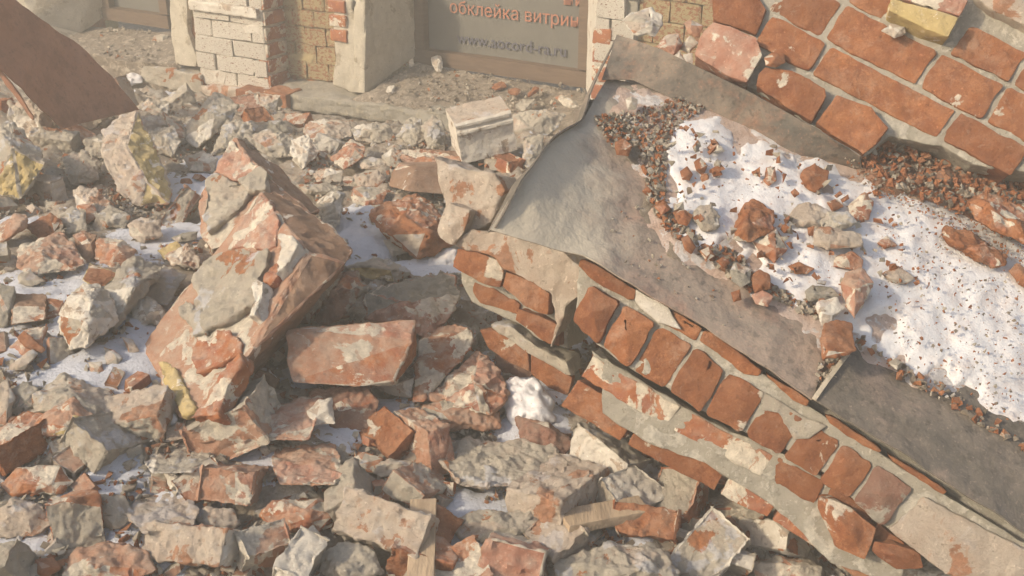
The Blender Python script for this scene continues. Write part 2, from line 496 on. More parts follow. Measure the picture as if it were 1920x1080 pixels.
# upper brick face
def edgy(c, chip=5, jit=2.0):
    """four corners -> outline with knocked corners and slightly uneven arrises"""
    out = []
    n = len(c)
    for i in range(n):
        p, a, b = c[i], c[i - 1], c[(i + 1) % n]
        for q in (a, b):
            L = math.hypot(q[0] - p[0], q[1] - p[1]); t = R.uniform(.5, 1.4) * chip / L
            out.append((p[0] + (q[0] - p[0]) * t, p[1] + (q[1] - p[1]) * t))
        L = math.hypot(b[0] - p[0], b[1] - p[1])
        nx, ny = -(b[1] - p[1]) / L, (b[0] - p[0]) / L
        for t in (.33, .66):
            k = R.uniform(-jit, jit)
            out.append((p[0] + (b[0] - p[0]) * t + nx * k, p[1] + (b[1] - p[1]) * t + ny * k))
    return out
J = [lambda x: -135 + .500 * (x - 1205), lambda x: 10 + .505 * (x - 1130), lambda x: 48 + .517 * (x - 790), lambda x: 335 + .517 * (x - 992), lambda x: 484 + .545 * (x - 905)]
def cross(x, a, b):                             # follow the upright joint from line a down to line b
    y = J[a](x); t = 0
    while y + .86 * t < J[b](x - .50 * t): t += 1
    return x - .50 * t, y + .86 * t
def wq(a, xa, xb, g=10):
    p0, p1 = (xa + g, J[a](xa + g) + g), (xb - g, J[a](xb - g) + g)
    q0, q1 = cross(xa + g, a, a + 1), cross(xb - g, a, a + 1)
    return edgy([p0, p1, (q1[0], q1[1] - g), (q0[0], q0[1] - g)], 9, 4)
UPPER = [
 ('brick', [(550, -40), (720, -40), (792, 45), (742, 162), (650, 130), (553, 97)], 0.012, .012),
 ('brick', wq(1, 885, 1130), 0.0, .012), ('brick', wq(0, 1215, 1390), 0, .004), ('brick', wq(1, 1130, 1548), .003, .003), ('brick', wq(0, 1672, 1945), .004, .003),
 ('brick', wq(2, 808, 1064), .005, .010), ('brick', wq(2, 1064, 1628), .002, .010), ('brick', wq(1, 1548, 1842), .004, .003), ('brick', wq(1, 1842, 2110), .004, .003),
 ('brick', wq(0, 1945, 2110), .003, .002), ('brick', wq(2, 1628, 1950), .006, .008),
 ('pink', [(512, 152), (560, 118), (742, 182), (772, 262), (700, 382), (610, 350), (470, 262)], 0.030, .012),
 ('brick', [(782, 306), (900, 322), (1048, 402), (1048, 440), (985, 546), (880, 490), (742, 392), (752, 340)], 0.022, .02),
 ('brick', [(1092, 432), (1250, 480), (1318, 572), (1258, 648), (1210, 690), (1100, 622), (1002, 552)], 0.020, .012),
]
for mt, pts, lift, blg in UPPER:
    piece("brick", cornice, 3, pts, PW, 0.11, mt, lift=lift, bulge=blg * .35, seg=0.013, amp=0.003, bevel=0.003, pit=0.002,
          label=("dusty pink brick at the left end of the upper face" if mt == 'pink' else None))
piece("brick", cornice, 3, [(1338, -30), (1600, -30), (1655, 40), (1618, 112), (1480, 70), (1325, 22)], PW, 0.09, 'pink', lift=0.045,
      bevel=0.004, label="pink upper half of the painted brick")
piece("brick", cornice, 3, [(1318, 26), (1480, 74), (1614, 116), (1566, 202), (1470, 170), (1308, 88)], PW, 0.09, 'ochre', lift=0.048,
      bevel=0.004, label="brick with a band of old yellow paint")
piece("plaster_patch", cornice, 3, [(1690, -40), (1960, -40), (1960, 175), (1900, 135), (1780, 80), (1700, 25)], PW, 0.10, 'mortarb', lift=0.03, bulge=.01)
# mortar that carries the upper bricks
piece("mortar_bed", cornice, 3, [(555, -60), (1990, -60), (1990, 760), (1700, 720), (1560, 640), (1330, 600), (1215, 690), (985, 548), (742, 392), (690, 372),
      (480, 262), (560, 90)], PW, 0.22, 'joint', lift=-0.002, seg=0.018, amp=0.004, bevel=0.004)

# lower brick face
F = lambda z, pts, mt='brick', **k: piece("brick", cornice, z, pts, PF, k.pop('th', 0.10), mt, **k)
F(8, [(300, 150), (340, 160), (655, 345), (640, 410), (600, 412), (440, 330), (288, 205)], lift=.012, bulge=.004, seg=.01)
F(8, [(870, 475), (1070, 590), (1032, 680), (925, 612), (780, 545), (860, 520)], lift=.004, seg=.012)
F(8, [(1082, 597), (1140, 620), (1452, 858), (1420, 896), (1330, 880), (1052, 672)], lift=.006, seg=.01)
F(8, [(1470, 868), (1740, 1045), (1730, 1085), (1640, 1040), (1478, 905)], lift=.006, seg=.01)
F(9, [(395, 262), (430, 268), (690, 440), (672, 462), (560, 400), (420, 305)], lift=.004, seg=.01)
F(9, [(715, 462), (890, 565), (1010, 650), (990, 664), (860, 580), (730, 492)], lift=.002, seg=.01)
piece("plaster_patch", cornice, 8, [(652, 345), (860, 462), (905, 540), (945, 605), (790, 552), (642, 420)], PF, .06, 'white', lift=.012, seg=.01, bevel=.003)
H_ = dict(seg=.010, pit=.0015, amp=.0032, bevel=.0035)
TK = [(1106, 530), (1171, 564), (1235, 605), (1303, 645), (1366, 690), (1441, 737), (1516, 787), (1583, 828), (1642, 868), (1722, 914)]
BK = [(1070, 604), (1125, 650), (1181, 696), (1247, 735), (1316, 777), (1391, 817), (1462, 858), (1530, 900), (1592, 940), (1655, 990)]
for k_ in range(9):
    a, b, c_, d_ = TK[k_], TK[k_ + 1], BK[k_ + 1], BK[k_]
    cx_, cy_ = (a[0] + b[0] + c_[0] + d_[0]) / 4, (a[1] + b[1] + c_[1] + d_[1]) / 4
    cn = [(cx_ + (p[0] - cx_) * .90, cy_ + (p[1] - cy_) * .94) for p in (a, b, c_, d_)]
    F(0, edgy(cn, 6, 2.2), mt='dark' if k_ == 8 else 'brick', lift=[.018, .012, .003, .009, .008, .004, .004, .006, .008][k_], bulge=[.02, .022, .004, .004, .008, .006, .010, .010, .012][k_], grow=0,
      label="dark brick at the lower end of the row" if k_ == 8 else None, **H_)
piece("plaster_patch", cornice, 9, [(712, 838), (890, 680), (1020, 735), (1200, 835), (1450, 960), (1450, 1180), (1230, 1150), (1060, 1085), (1000, 1062), (860, 950)], PF, .10,
      'mortarb', lift=.010, bulge=.010, seg=.014, amp=.005)
piece("plaster_patch", cornice, 9, [(60, 130), (150, 185), (330, 290), (400, 320), (310, 380), (240, 390), (160, 250), (80, 240)], PF, .07, 'mortar', lift=.006, bulge=.006, seg=.01, amp=.004)
F(9, [(370, 680), (430, 692), (545, 752), (662, 842), (600, 1002), (460, 945), (358, 740)], lift=-.005, bulge=.03, th=.12, **H_)
F(9, [(650, 912), (750, 918), (880, 972), (895, 1042), (760, 1048), (638, 962)], lift=-.005, bulge=.02, th=.12, **H_)
# second course below, stepped back
PF2 = Plane(PF.p - PF.n * 0.03, PF.n)
F2 = lambda z, pts, mt='brick', **k: piece("brick", cornice, z, pts, PF2, .10, mt, **k)
top_ = [(1108, 662), (1311, 786), (1470, 862), (1570, 915), (1700, 1020)]
def on_line(t):
    L = [0]
    for a, b in zip(top_, top_[1:]): L.append(L[-1] + math.hypot(b[0] - a[0], b[1] - a[1]))
    t = min(t, L[-1] - .1)
    for i in range(len(top_) - 1):
        if t <= L[i + 1]:
            k = (t - L[i]) / (L[i + 1] - L[i]); a, b = top_[i], top_[i + 1]
            return a[0] + (b[0] - a[0]) * k, a[1] + (b[1] - a[1]) * k
for row, (o0, o1, L0) in enumerate(((0, 48, 0), (58, 118, -60))):
    t = L0
    while t < 640:
        ln = R.choice([112, 112, 200])
        a, b = on_line(max(0, t + 5)), on_line(max(0, t + ln - 7))
        if t + ln > 40:
            q = lambda p, o: (p[0] - .52 * o + R.uniform(-3, 3), p[1] + .85 * o + R.uniform(-3, 3))
            F2(0, [q(a, o0), q(b, o0), q(b, o1), q(a, o1)], R.choice(['brick', 'brick', 'brickm']), lift=-.004 - .02 * row, grow=0, bulge=.003, **H_)
        t += ln
piece("mortar_bed", cornice, 0, [(1085, 492), (1200, 548), (1320, 622), (1430, 702), (1530, 768), (1700, 882), (1930, 1022), (1930, 1110), (1800, 1095), (1655, 985),
      (1596, 935), (1540, 885), (1470, 843), (1385, 806), (1311, 770), (1255, 730), (1178, 690), (1118, 646), (1076, 600), (1082, 560)], PF, .20, 'joint', lift=.001, seg=.018, amp=.004, bevel=.004)
piece("mortar_bed", cornice, 0, [(1106, 655), (1180, 702), (1311, 780), (1470, 852), (1560, 902), (1640, 1000), (1700, 1060), (1690, 1100), (1560, 1060), (1450, 950), (1320, 872),
      (1240, 842), (1170, 805), (1124, 775), (1128, 720)], PF2, .20, 'joint', lift=-.006, seg=.018, amp=.005, bevel=.004)
# body under the ledge, from the lower face back to the upper one
bm = hull_bm([PF.at(1115, 510, -.03), PF.at(1930, 1010, -.03), PF.at(1930, 1110, -.05), PF.at(1100, 600, -.05), PW.at(1170, 120, -.06), PW.at(1990, 560, -.06),
              PW.at(1160, 90, -.30), PW.at(1990, 500, -.32), PF.at(1115, 520, -.33), PF.at(1930, 1050, -.30), PS.at(1150, 300, -.05)])
rough(bm, .01, .05, .004)
obj_from_bm("masonry_core", bm, ['joint'], cornice, PS.at(1500, 500))

# tin covering the ledge
def loft(rows, nu, nv, warp=0.004, thick=0.0025, seed=3.0, curl=None):
    """sheet through rows of 3D points; each row is resampled, sheet gets real thickness"""
    def along(pts, t):
        L = [0]
        for a, b in zip(pts, pts[1:]): L.append(L[-1] + (b - a).length)
        x = t * L[-1]
        for i in range(len(pts) - 1):
            if x <= L[i + 1] or i == len(pts) - 2:
                k = (x - L[i]) / max(1e-6, L[i + 1] - L[i])
                return pts[i].lerp(pts[i + 1], k)
    bm = bmesh.new()
    g = []
    for j in range(nv + 1):
        tj = j / nv * (len(rows) - 1)
        a = min(int(tj), len(rows) - 2); k = tj - a
        line = []
        for i in range(nu + 1):
            t = i / nu
            p = along(rows[a], t).lerp(along(rows[a + 1], t), k)
            line.append(bm.verts.new(p))
        g.append(line)
    for j in range(nv):
        for i in range(nu):
            bm.faces.new((g[j][i], g[j][i + 1], g[j + 1][i + 1], g[j + 1][i]))
    bm.normal_update()
    if sum((f.normal for f in bm.faces), Vector()).dot(-FW) < 0:
        bmesh.ops.reverse_faces(bm, faces=bm.faces); bm.normal_update()
    top = list(bm.faces)
    for v in bm.verts:
        v.co += v.normal * (fbm(v.co * 5 + Vector((seed, 0, 0)), 3) * warp + fbm(v.co * 18 + Vector((0, seed, 0)), 2) * warp * .3)
    r = bmesh.ops.extrude_face_region(bm, geom=top)
    vs = [e for e in r['geom'] if isinstance(e, bmesh.types.BMVert)]
    bm.normal_update()
    nrm = {v: v.normal.copy() for v in vs}
    for v in vs: v.co += nrm[v] * thick
    return bm

S = lambda x, y, l=0.0: Plane(PS.p + PS.n * l, PS.n).at(x, y)
low = [S(918, 432, .035), S(1000, 455, .03), S(1095, 478, .022), S(1200, 545, .018), S(1320, 612, .016), S(1430, 690, .016), S(1520, 752, .016)]
m1 = [S(975, 338, .065), S(1060, 385, .04), S(1150, 430, .014), S(1260, 480, .012), S(1370, 540, .012), S(1470, 600, .012), S(1545, 680, .012)]
m2 = [S(1045, 252, .05), S(1120, 290, .02), S(1200, 330, .01), S(1300, 370, .01), S(1410, 420, .01), S(1500, 470, .01), S(1590, 560, .01)]
m3 = [S(1092, 228, .012), S(1180, 235, .008), S(1260, 255, .008), S(1360, 300, .008), S(1460, 360, .008), S(1550, 400, .008), S(1620, 470, .008)]
m4 = [S(1140, 141, .008), S(1225, 160, .008), S(1305, 205, .008), S(1412, 246, .008), S(1485, 290, .008), S(1570, 316, .008), S(1640, 340, .008)]
o = obj_from_bm("roofing_sheet", loft([low, m1, m2, m3, m4], 110, 70, .011), ['tin'], cornice, S(1300, 400), 60)
at_ = o.data.attributes.new("dust", 'FLOAT', 'POINT')
for v_ in o.data.vertices:                      # dust lies on the bent-down left end
    x, y = proj(o.location + cornice.location + v_.co)
    at_.data[v_.index].value = max(0.0, min(1.0, 1 - (x - 1010) / 230))
low2 = [S(1520, 748, .022), S(1700, 862, .022), S(1920, 1000, .022), S(2010, 1056, .022)]
mid2 = [S(1562, 690, .020), S(1745, 790, .020), S(1945, 900, .020), S(2040, 950, .020)]
up2 = [S(1585, 664, .018), S(1780, 740, .018), S(1960, 830, .018), S(2060, 880, .018)]
up3 = [S(1640, 420, .012), S(1800, 480, .012), S(1960, 560, .012), S(2060, 620, .012)]
obj_from_bm("roofing_sheet", loft([low2, mid2, up2, up3], 80, 40, .009, seed=9), ['tindark'], cornice, S(1700, 800), 60)
# hemmed lip of the second sheet
lip = loft([[S(1522, 748, .026), S(1545, 715, .03), S(1585, 662, .026)], [S(1530, 752, .028), S(1553, 719, .032), S(1593, 666, .028)]], 10, 2, .002)
obj_from_bm("sheet_hem", lip, ['tinpale'], cornice, S(1550, 715))
# upturned strip against the brick
ru = [PW.at(1158, 70, .012), PW.at(1200, 88, .03), PW.at(1245, 105, .035), PW.at(1400, 180, .035), PW.at(1520, 245, .035), PW.at(1610, 298, .02)]
rl = [S(1128, 150, .012), S(1185, 150, .016), S(1305, 205, .014), S(1412, 246, .014), S(1485, 290, .014), S(1618, 322, .012)]
obj_from_bm("upturned_strip", loft([ru, rl], 50, 8, .006, seed=21), ['tinstrip'], cornice, S(1300, 180), 60)
# torn dark lip at the left end of the tin
tl = [S(1158, 72, .02), S(1118, 160, .03), S(1092, 226, .035), S(1042, 255, .07), S(975, 338, .085), S(930, 425, .045)]
tl2 = [S(1150, 80, -.02), S(1108, 170, -.02), S(1078, 238, .0), S(1032, 275, .03), S(962, 345, .05), S(916, 436, .02)]
obj_from_bm("torn_edge", loft([tl, tl2], 40, 4, .004, seed=5), ['tindark'], cornice, S(1050, 250), 60)

# ------------------------------------------------------------------ snow lying on things
def inside(px, py, poly):
    c = False; n = len(poly); j = n - 1
    for i in range(n):
        xi, yi = poly[i][0], poly[i][1]; xj, yj = poly[j][0], poly[j][1]
        if (yi > py) != (yj > py) and px < (xj - xi) * (py - yi) / (yj - yi) + xi: c = not c
        j = i
    return c
def edge_dist(px, py, poly):
    b = 1e9; n = len(poly)
    for i in range(n):
        x1, y1 = poly[i][:2]; x2, y2 = poly[(i + 1) % n][:2]
        dx, dy = x2 - x1, y2 - y1
        t = max(0, min(1, ((px - x1) * dx + (py - y1) * dy) / (dx * dx + dy * dy + 1e-9)))
        b = min(b, math.hypot(px - x1 - t * dx, py - y1 - t * dy))
    return b

def drift(name, poly, plane, step, height, mat, label, cat=None, base=0.014, ragged=14, fall=30, holes=0):
    xs = [p[0] for p in poly]; ys = [p[1] for p in poly]
    step = step * .8
    nx, ny = int((max(xs) - min(xs) + 60) / step), int((max(ys) - min(ys) + 60) / step)
    bm = bmesh.new(); g = {}
    for j in range(ny):
        for i in range(nx):
            x, y = min(xs) - 30 + i * step, min(ys) - 30 + j * step
            q = Vector((x * .02, y * .02, 3.3))
            d = edge_dist(x, y, poly) * (1 if inside(x, y, poly) else -1) + ragged * fbm(q * .8, 4) - holes * max(0, fbm(q * .7 + Vector((9, 2, 5)), 3) - .22)
            if d < -45: continue
            k = max(0, min(1, d / fall)) ** 0.6
            dip = min(0.0, d / fall) * .016
            h = base - 0.012 + dip + k * 1.0 * (height * (0.75 + 0.5 * fbm(q * .7, 2)) + 0.0015 * fbm(q * 2.2, 2)) + 0.0006 * k * fbm(q * 9, 2)
            g[i, j] = bm.verts.new(plane.at(x, y, h))
    for (i, j) in list(g):
        if all(k in g for k in ((i + 1, j), (i, j + 1), (i + 1, j + 1))):
            bm.faces.new((g[i, j], g[i, j + 1], g[i + 1, j + 1], g[i + 1, j]))
    bmesh.ops.delete(bm, geom=[v for v in bm.verts if not v.link_faces], context='VERTS')
    bm.normal_update()
    if sum((f.normal for f in bm.faces), Vector()).dot(plane.n) < 0: bmesh.ops.reverse_faces(bm, faces=bm.faces)
    o = obj_from_bm(name, bm, [mat], origin=plane.at(sum(xs) / len(xs), sum(ys) / len(ys)), sharp=80)
    return set_props(o, label, cat, None, 'stuff')

snow_poly = [(1240, 300), (1262, 245), (1330, 228), (1420, 272), (1500, 312), (1600, 345), (1700, 352), (1800, 400), (1960, 470), (2010, 600), (2010, 900),
             (1920, 862), (1830, 792), (1750, 742), (1650, 695), (1600, 640), (1545, 640), (1500, 590), (1420, 550), (1335, 490), (1262, 440), (1226, 372)]
drift("snow", snow_poly, PS, 5, 0.016, 'snow', "smooth white snow lying on the tin-covered ledge", "snow", ragged=22, base=.031, fall=50, holes=110)
dusty_poly = [(1150, 215), (1255, 190), (1340, 215), (1440, 262), (1540, 310), (1640, 330), (1760, 350), (1960, 440), (2010, 600), (2010, 930), (1920, 885), (1820, 812),
              (1740, 768), (1640, 715), (1590, 660), (1520, 655), (1470, 610), (1380, 555), (1300, 500), (1235, 440), (1200, 360), (1190, 280)]
drift("dusty_snow", dusty_poly, PS, 5, 0.006, 'snowd', "thin pinkish snow mixed with brick dust around the white snow on the ledge", "dusty snow", base=.0295, ragged=22, fall=40, holes=40)
dust_poly = [(1105, 232), (1250, 195), (1300, 205), (1260, 260), (1225, 330), (1235, 420), (1300, 480), (1270, 490), (1205, 400), (1195, 320), (1120, 270)]
drift("dust", dust_poly, PS, 5, 0.004, 'dirt', "sandy mortar dust spread across the tin above the snow", "dust", base=0.027, ragged=26)
red_poly = [(1590, 335), (1640, 262), (1760, 240), (1860, 290), (1960, 330), (1960, 480), (1880, 440), (1790, 430), (1700, 400), (1640, 375)]
drift("brick_dust", red_poly, PS, 5, 0.035, 'reddust', "bank of red brick dust at the foot of the upper bricks", "brick dust", base=0.026, ragged=26)

# ------------------------------------------------------------------ rubble heap (ground of the scene)
SNOWS = [(690, 470, 40, 40), (400, 300, 50, 25), (100, 700, 60, 30), (300, 560, 30, 20), (20, 620, 40, 30), (640, 800, 50, 25), (1000, 800, 60, 30), (330, 960, 60, 30), (850, 1040, 60, 30), (1250, 900, 50, 25), (345, 350, 80, 45), (300, 440, 70, 35), (240, 470, 60, 40), (660, 440, 60, 60), (690, 400, 50, 30), (120, 545, 90, 30), (60, 520, 80, 25), (240, 640, 70, 45),
         (200, 710, 90, 50), (260, 740, 70, 50), (70, 640, 60, 40), (990, 750, 60, 45), (880, 700, 60, 50), (220, 900, 60, 40), (900, 960, 90, 30), (940, 1000, 80, 40),
         (470, 870, 60, 30), (800, 500, 60, 20), (740, 780, 50, 30), (560, 700, 30, 20), (620, 250, 40, 20), (240, 155, 40, 20), (330, 175, 30, 18), (1060, 560, 40, 20),
         (1040, 640, 50, 30), (250, 1050, 90, 40), (150, 960, 60, 30), (30, 1000, 60, 40), (1000, 880, 70, 30), (520, 560, 20, 20), (1150, 990, 60, 30), (30, 420, 50, 20)]
SN3 = []
for x, y, rx, ry in SNOWS:
    d = heap_d(x, y); p = P(x, y, d)
    SN3.append((p.x, p.y, rx * d / FPX * 1.45, ry * d / FPX * 2.6))
def ground():
    bm = bmesh.new(); lay = bm.verts.layers.float.new("snow")
    X0, X1, Y0, Y1, st = -2.6, 2.0, 1.0, 5.6, 0.017
    nx, ny = int((X1 - X0) / st), int((Y1 - Y0) / st)
    g = []
    for j in range(ny + 1):
        row = []
        for i in range(nx + 1):
            x, y = X0 + i * st, Y0 + j * st
            s = 0
            for sx, sy, rx, ry in SN3:
                if abs(x - sx) < rx * 1.6 and abs(y - sy) < ry * 1.6:
                    s = max(s, 1 - ((x - sx) / rx) ** 2 - ((y - sy) / ry) ** 2)
            q = Vector((x, y, 0))
            rg = fbm(q * 7, 4) * .034 + fbm(q * 24, 4) * .020 + abs(noise.noise(q * 16)) * .02
            rg *= (1 - .6 * min(1, max(0, s * 2)))
            v = bm.verts.new((x, y, H(x, y) - 0.012 + rg + 0.012 * min(1, max(0, s * 2))))
            v[lay] = max(0, min(1, s * 1.4))
            row.append(v)
        g.append(row)
    for j in range(ny):
        for i in range(nx):
            bm.faces.new((g[j][i], g[j][i + 1], g[j + 1][i + 1], g[j + 1][i]))
    o = obj_from_bm("rubble_ground", bm, ['ground'], sharp=180)
    set_props(o, None, None, None, 'structure')
ground()
bm = bmesh.new()
bmesh.ops.create_grid(bm, x_segments=2, y_segments=2, size=60)
o = obj_from_bm("pavement", bm, ['dirt']); o.location.z = -0.02
set_props(o, kind='structure')

# ------------------------------------------------------------------ the house front behind
WD = Vector((0.866, -0.5, 0)).normalized()                    # along the wall, to the right
WN = Vector((-0.5, -0.866, 0)).normalized()                   # out of the wall
W0 = Vector((-0.28, 4.72, 0.0))
def WP(o): return Plane(W0 - WN * o, WN)
def wsz(px, py, o=0):
    p = WP(o).at(px, py); q = p - W0
    return q.dot(WD), p.z
def WX(s, o, z): return W0 + WD * s - WN * o + Vector((0, 0, z))
house = empty("brick_house", W0, "old brick house front with whitewashed pilasters behind the rubble", "building")

def wall_box(name, s0, s1, o0, o1, z0, z1, mat, seg=.05, amp=.004, bevel=.008, skew=None, label=None, parent=house, pit=0):
    """o0 = front face, o1 = back"""
    bm = bmesh.new()
    vs = [bm.verts.new(WX(s, o, z)) for z in (z0, z1) for (s, o) in ((s0, o0), (s1, o0), (s1, o1), (s0, o1))]
    for f in ((0, 1, 5, 4), (1, 2, 6, 5), (2, 3, 7, 6), (3, 0, 4, 7), (4, 5, 6, 7), (3, 2, 1, 0)):
        bm.faces.new([vs[i] for i in f])
    bmesh.ops.recalc_face_normals(bm, faces=bm.faces)
    rough(bm, bevel, seg, amp, 16, pit=pit)
    o = obj_from_bm(name, bm, [mat], parent, WX((s0 + s1) / 2, o0, z0))
    if label: o["label"] = label
    return o
def wall_poly(name, pts, mat, thick, seg=.04, amp=.004, bevel=.006, label=None, n=None):
    """slab from free corners (px, py, offset) with thickness into the wall"""
    bm = bmesh.new()
    fr = [WP(p[2]).at(p[0], p[1]) for p in pts]
    n = n or -WN
    a = [bm.verts.new(p) for p in fr]; b = [bm.verts.new(p + n * thick) for p in fr]
    bm.faces.new(a); bm.faces.new(b[::-1]); k = len(a)
    for i in range(k): bm.faces.new((a[i], b[i], b[(i + 1) % k], a[(i + 1) % k]))
    bmesh.ops.recalc_face_normals(bm, faces=bm.faces)
    rough(bm, bevel, seg, amp, 14)
    o = obj_from_bm(name, bm, [mat], house, fr[0])
    if label: o["label"] = label
    return o
brick_meshes = {}
def unit_brick(mat):
    k = R.randrange(5)
    if (mat, k) not in brick_meshes:
        bm = bmesh.new(); bmesh.ops.create_cube(bm, size=1)
        bmesh.ops.bevel(bm, geom=bm.edges[:], offset=.05, segments=1, affect='EDGES')
        for v in bm.verts: v.co += Vector([R.uniform(-.03, .03), R.uniform(-.05, .05), R.uniform(-.06, .06)])
        me = bpy.data.meshes.new("brick"); bm.to_mesh(me); bm.free(); me.materials.append(M[mat])
        brick_meshes[mat, k] = me
    return brick_meshes[mat, k]
rotW = Matrix((WD, -WN, Vector((0, 0, 1)))).transposed().to_quaternion()
def bricks(s0, s1, z0, z1, o, mats, L=.25, ch=.083, skip=0.0, proud=0.010, bond=0.5):
    r = 0; z = z0
    while z < z1:
        s = s0 - (L * bond if r % 2 else 0)
        while s < s1 - .02:
            a, b = max(s, s0), min(s + L - R.uniform(.003, .008), s1)
            if b - a > .04 and R.random() >= skip:
                m = R.choice(mats)
                ob = bpy.data.objects.new("brick", unit_brick(m))
                COL.objects.link(ob); ob.parent = house
                ob.location = WX((a + b) / 2, o - proud / 2 + R.uniform(-.005, .004) + .02, z + ch / 2 - .005) - W0
                ob.rotation_mode = 'QUATERNION'; ob.rotation_quaternion = rotW
                ob.scale = (b - a, .04 + proud, ch - R.uniform(.002, .006))
            s += L
        z += ch; r += 1

OW = 0.34
s_pl, _ = wsz(372, 100); s_pr, _ = wsz(500, 100)
s_w, _ = wsz(625, 100); s_wr, _ = wsz(680, 100)
zt = 0.95                                       # just above the picture's upper edge
_, zb_p = wsz(440, 165); _, zb_pan = wsz(570, 143, .14); _, zb_r = wsz(650, 172)
def backing():
    sL = wsz(-300, 60)[0]; sR = wsz(2100, 0)[0]
    wall_box("wall", sL, wsz(62, 60)[0], .02, .6, -.1, 2.6, 'ochrewall', seg=.25)
    wall_box("wall", s_pl, s_pr, .010, .6, -.1, 2.6, 'white', seg=.1)
    wall_box("wall", s_pr, s_w, .150, .6, -.1, 2.6, 'ochrewall', seg=.1)
backing()
bricks(s_pl, s_pr, zb_p, zt, 0.0, ['whitebrick'], L=.25, bond=.5)
bricks(s_pr, s_w, zb_pan, zt, .145, ['ochrewall'], L=.13, bond=.5)
zc = wsz(440, 27)[1]
wall_box("moulding", s_pl + .01, s_pr - .01, -.035, .03, zc, zc + .05, 'white', seg=.03, amp=.006, bevel=.01)
for (a_, b_, c_, d_) in ((378, 70, 420, 100), (430, 118, 500, 140), (380, 130, 425, 158), (455, 45, 492, 66)):
    q_ = [(a_, b_ + 4), ((a_ + b_ * 0 + c_) / 2, b_), (c_, b_ + 6), (c_ - 5, d_), ((a_ + c_) / 2 + 6, d_ - 5), (a_ + 4, d_ - 2)]
    wall_poly("plaster_patch", [(x_, y_, -.008) for x_, y_ in q_], 'white', .02, seg=.015, amp=.004, bevel=.002)
for (a_, b_, c_, d_) in ((520, 20, 560, 50), (570, 60, 618, 90), (530, 100, 590, 125)):
    wall_poly("plaster_patch", [(a_, b_ + 5, .136), ((a_ + c_) / 2, b_, .136), (c_, b_ + 3, .136), (c_ - 8, d_, .136), (a_ + 6, d_ - 6, .136)], 'ochrewall', .02, seg=.015, amp=.004, bevel=.002)
# exposed red edge of the pilaster
for k in range(9):
    z = zb_p + .03 + k * .075
    wall_box("brick", s_pr - .03 - .02 * (k % 2), s_pr + .012, -.004, .14, z, z + .062, 'brickm', seg=.03, bevel=.005)
# white plastered pier left of the big window, with its slanted reveal
wall_poly("pier", [(625, -60, 0), (682, -60, 0), (686, 60, 0), (684, 176, 0), (655, 172, 0), (626, 158, 0)], 'plaster', .3, amp=.008)
wall_poly("reveal", [(682, -60, 0), (777, -60, OW), (781, 104, OW), (740, 136, .2), (684, 176, 0)], 'plaster', .06, amp=.006, n=-WD)
for k in range(4):
    z = wsz(640, 78 - k * 27)[1]
    wall_box("brick", s_w - .004, s_w + .09, -.012, .1, z, z + .055, 'brickm', seg=.03, bevel=.006)
# left window side
wall_poly("reveal", [(20, -60, 0), (192, -60, OW), (196, 34, OW), (150, 62, .2), (112, 78, 0), (60, 40, 0)], 'plaster', .08, amp=.006, n=-WD)
wall_poly("pier", [(316, -60, 0), (348, -60, 0), (352, 60, 0), (370, 112, 0), (366, 126, 0), (330, 122, 0), (320, 60, 0)], 'plaster', .3, amp=.006)
wall_poly("pier", [(344, -60, .03), (374, -60, .03), (374, 100, .03), (362, 90, .03)], 'ochrewall', .3, amp=.006)

def window(name, x0, x1, pts, lbl):
    """pts: lower-left, lower-right pixels of the frame"""
    (ax, ay), (bx, by) = pts
    s0, z0 = wsz(ax, ay, OW); s1, z1 = wsz(bx, by, OW); z = (z0 + z1) / 2
    win = wall_box("window", s0, s1, OW + .035, OW + .045, z, z + 1.6, 'film', seg=.5, amp=0, bevel=0, label=lbl)
    fr = []
    for (a, b, c, d, ext) in ((s0 - .01, s0 + .055, z, z + 1.6, 0), (s1 - .05, s1 + .01, z + .07, z + 1.6, .002), (s0 - .01, s1 + .01, z - .005, z + .07, .004)):
        f = wall_box("window_frame", a, b, OW - .01 - ext, OW + .04, c, d, 'wood', seg=.3, amp=.001, bevel=.004)
        w_ = f.matrix_world.copy()
        f.parent = win; f.location = f.location + house.location - (house.location + win.location)
        fr.append(f)
    return win, s0, s1, z
win1, ws0, ws1, wz = window("w", 0, 0, ((781, 112), (1103, 168)), "large shop window covered by grey film with orange and blue print")
win2, _, _, wz2 = window("w", 0, 0, ((198, 36), (318, 52)), "small grey window at the left end of the wall")

def lettering(txt, mat, xl, yl, xr, yr):
    """flat print on the window film between two picture points on its baseline, one mesh per letter"""
    pl = WP(OW + .033)
    a, b = pl.at(xl, yl), pl.at(xr, yr)
    Rm = Matrix((WD, Vector((0, 0, 1)), WN)).transposed().to_4x4()
    def make(t):
        cu = bpy.data.curves.new("letter", 'FONT'); cu.body = t; cu.size = 1; cu.extrude = 0.004; cu.resolution_u = 3
        o = bpy.data.objects.new("letter", cu); COL.objects.link(o)
        bpy.context.view_layer.update()
        me = bpy.data.meshes.new_from_object(o.evaluated_get(bpy.context.evaluated_depsgraph_get()))
        bpy.data.objects.remove(o)
        xs = [v.co.x for v in me.vertices]
        return me, min(xs), max(xs)
    _, lo, hi = make(txt)
    k = (b - a).dot(WD) / (hi - lo)
    for i, ch in enumerate(txt):
        if ch == " ": continue
        me, c0, c1 = make(ch)
        _, _, p1 = make(txt[:i + 1])
        me.transform(Matrix.Scale(k, 4) @ Matrix.Translation((p1 - c1 - lo, 0, 0))); me.transform(Rm)
        me.materials.append(M[mat])
        q = bpy.data.objects.new("letter", me); COL.objects.link(q)
        q.parent = win1; q.location = a - house.location - win1.location + WN * .006
lettering("обклейка витрин", 'orange_print', 845, 23, 1085, 48)
lettering("ни", 'orange_print', 1058, 8, 1097, 11)
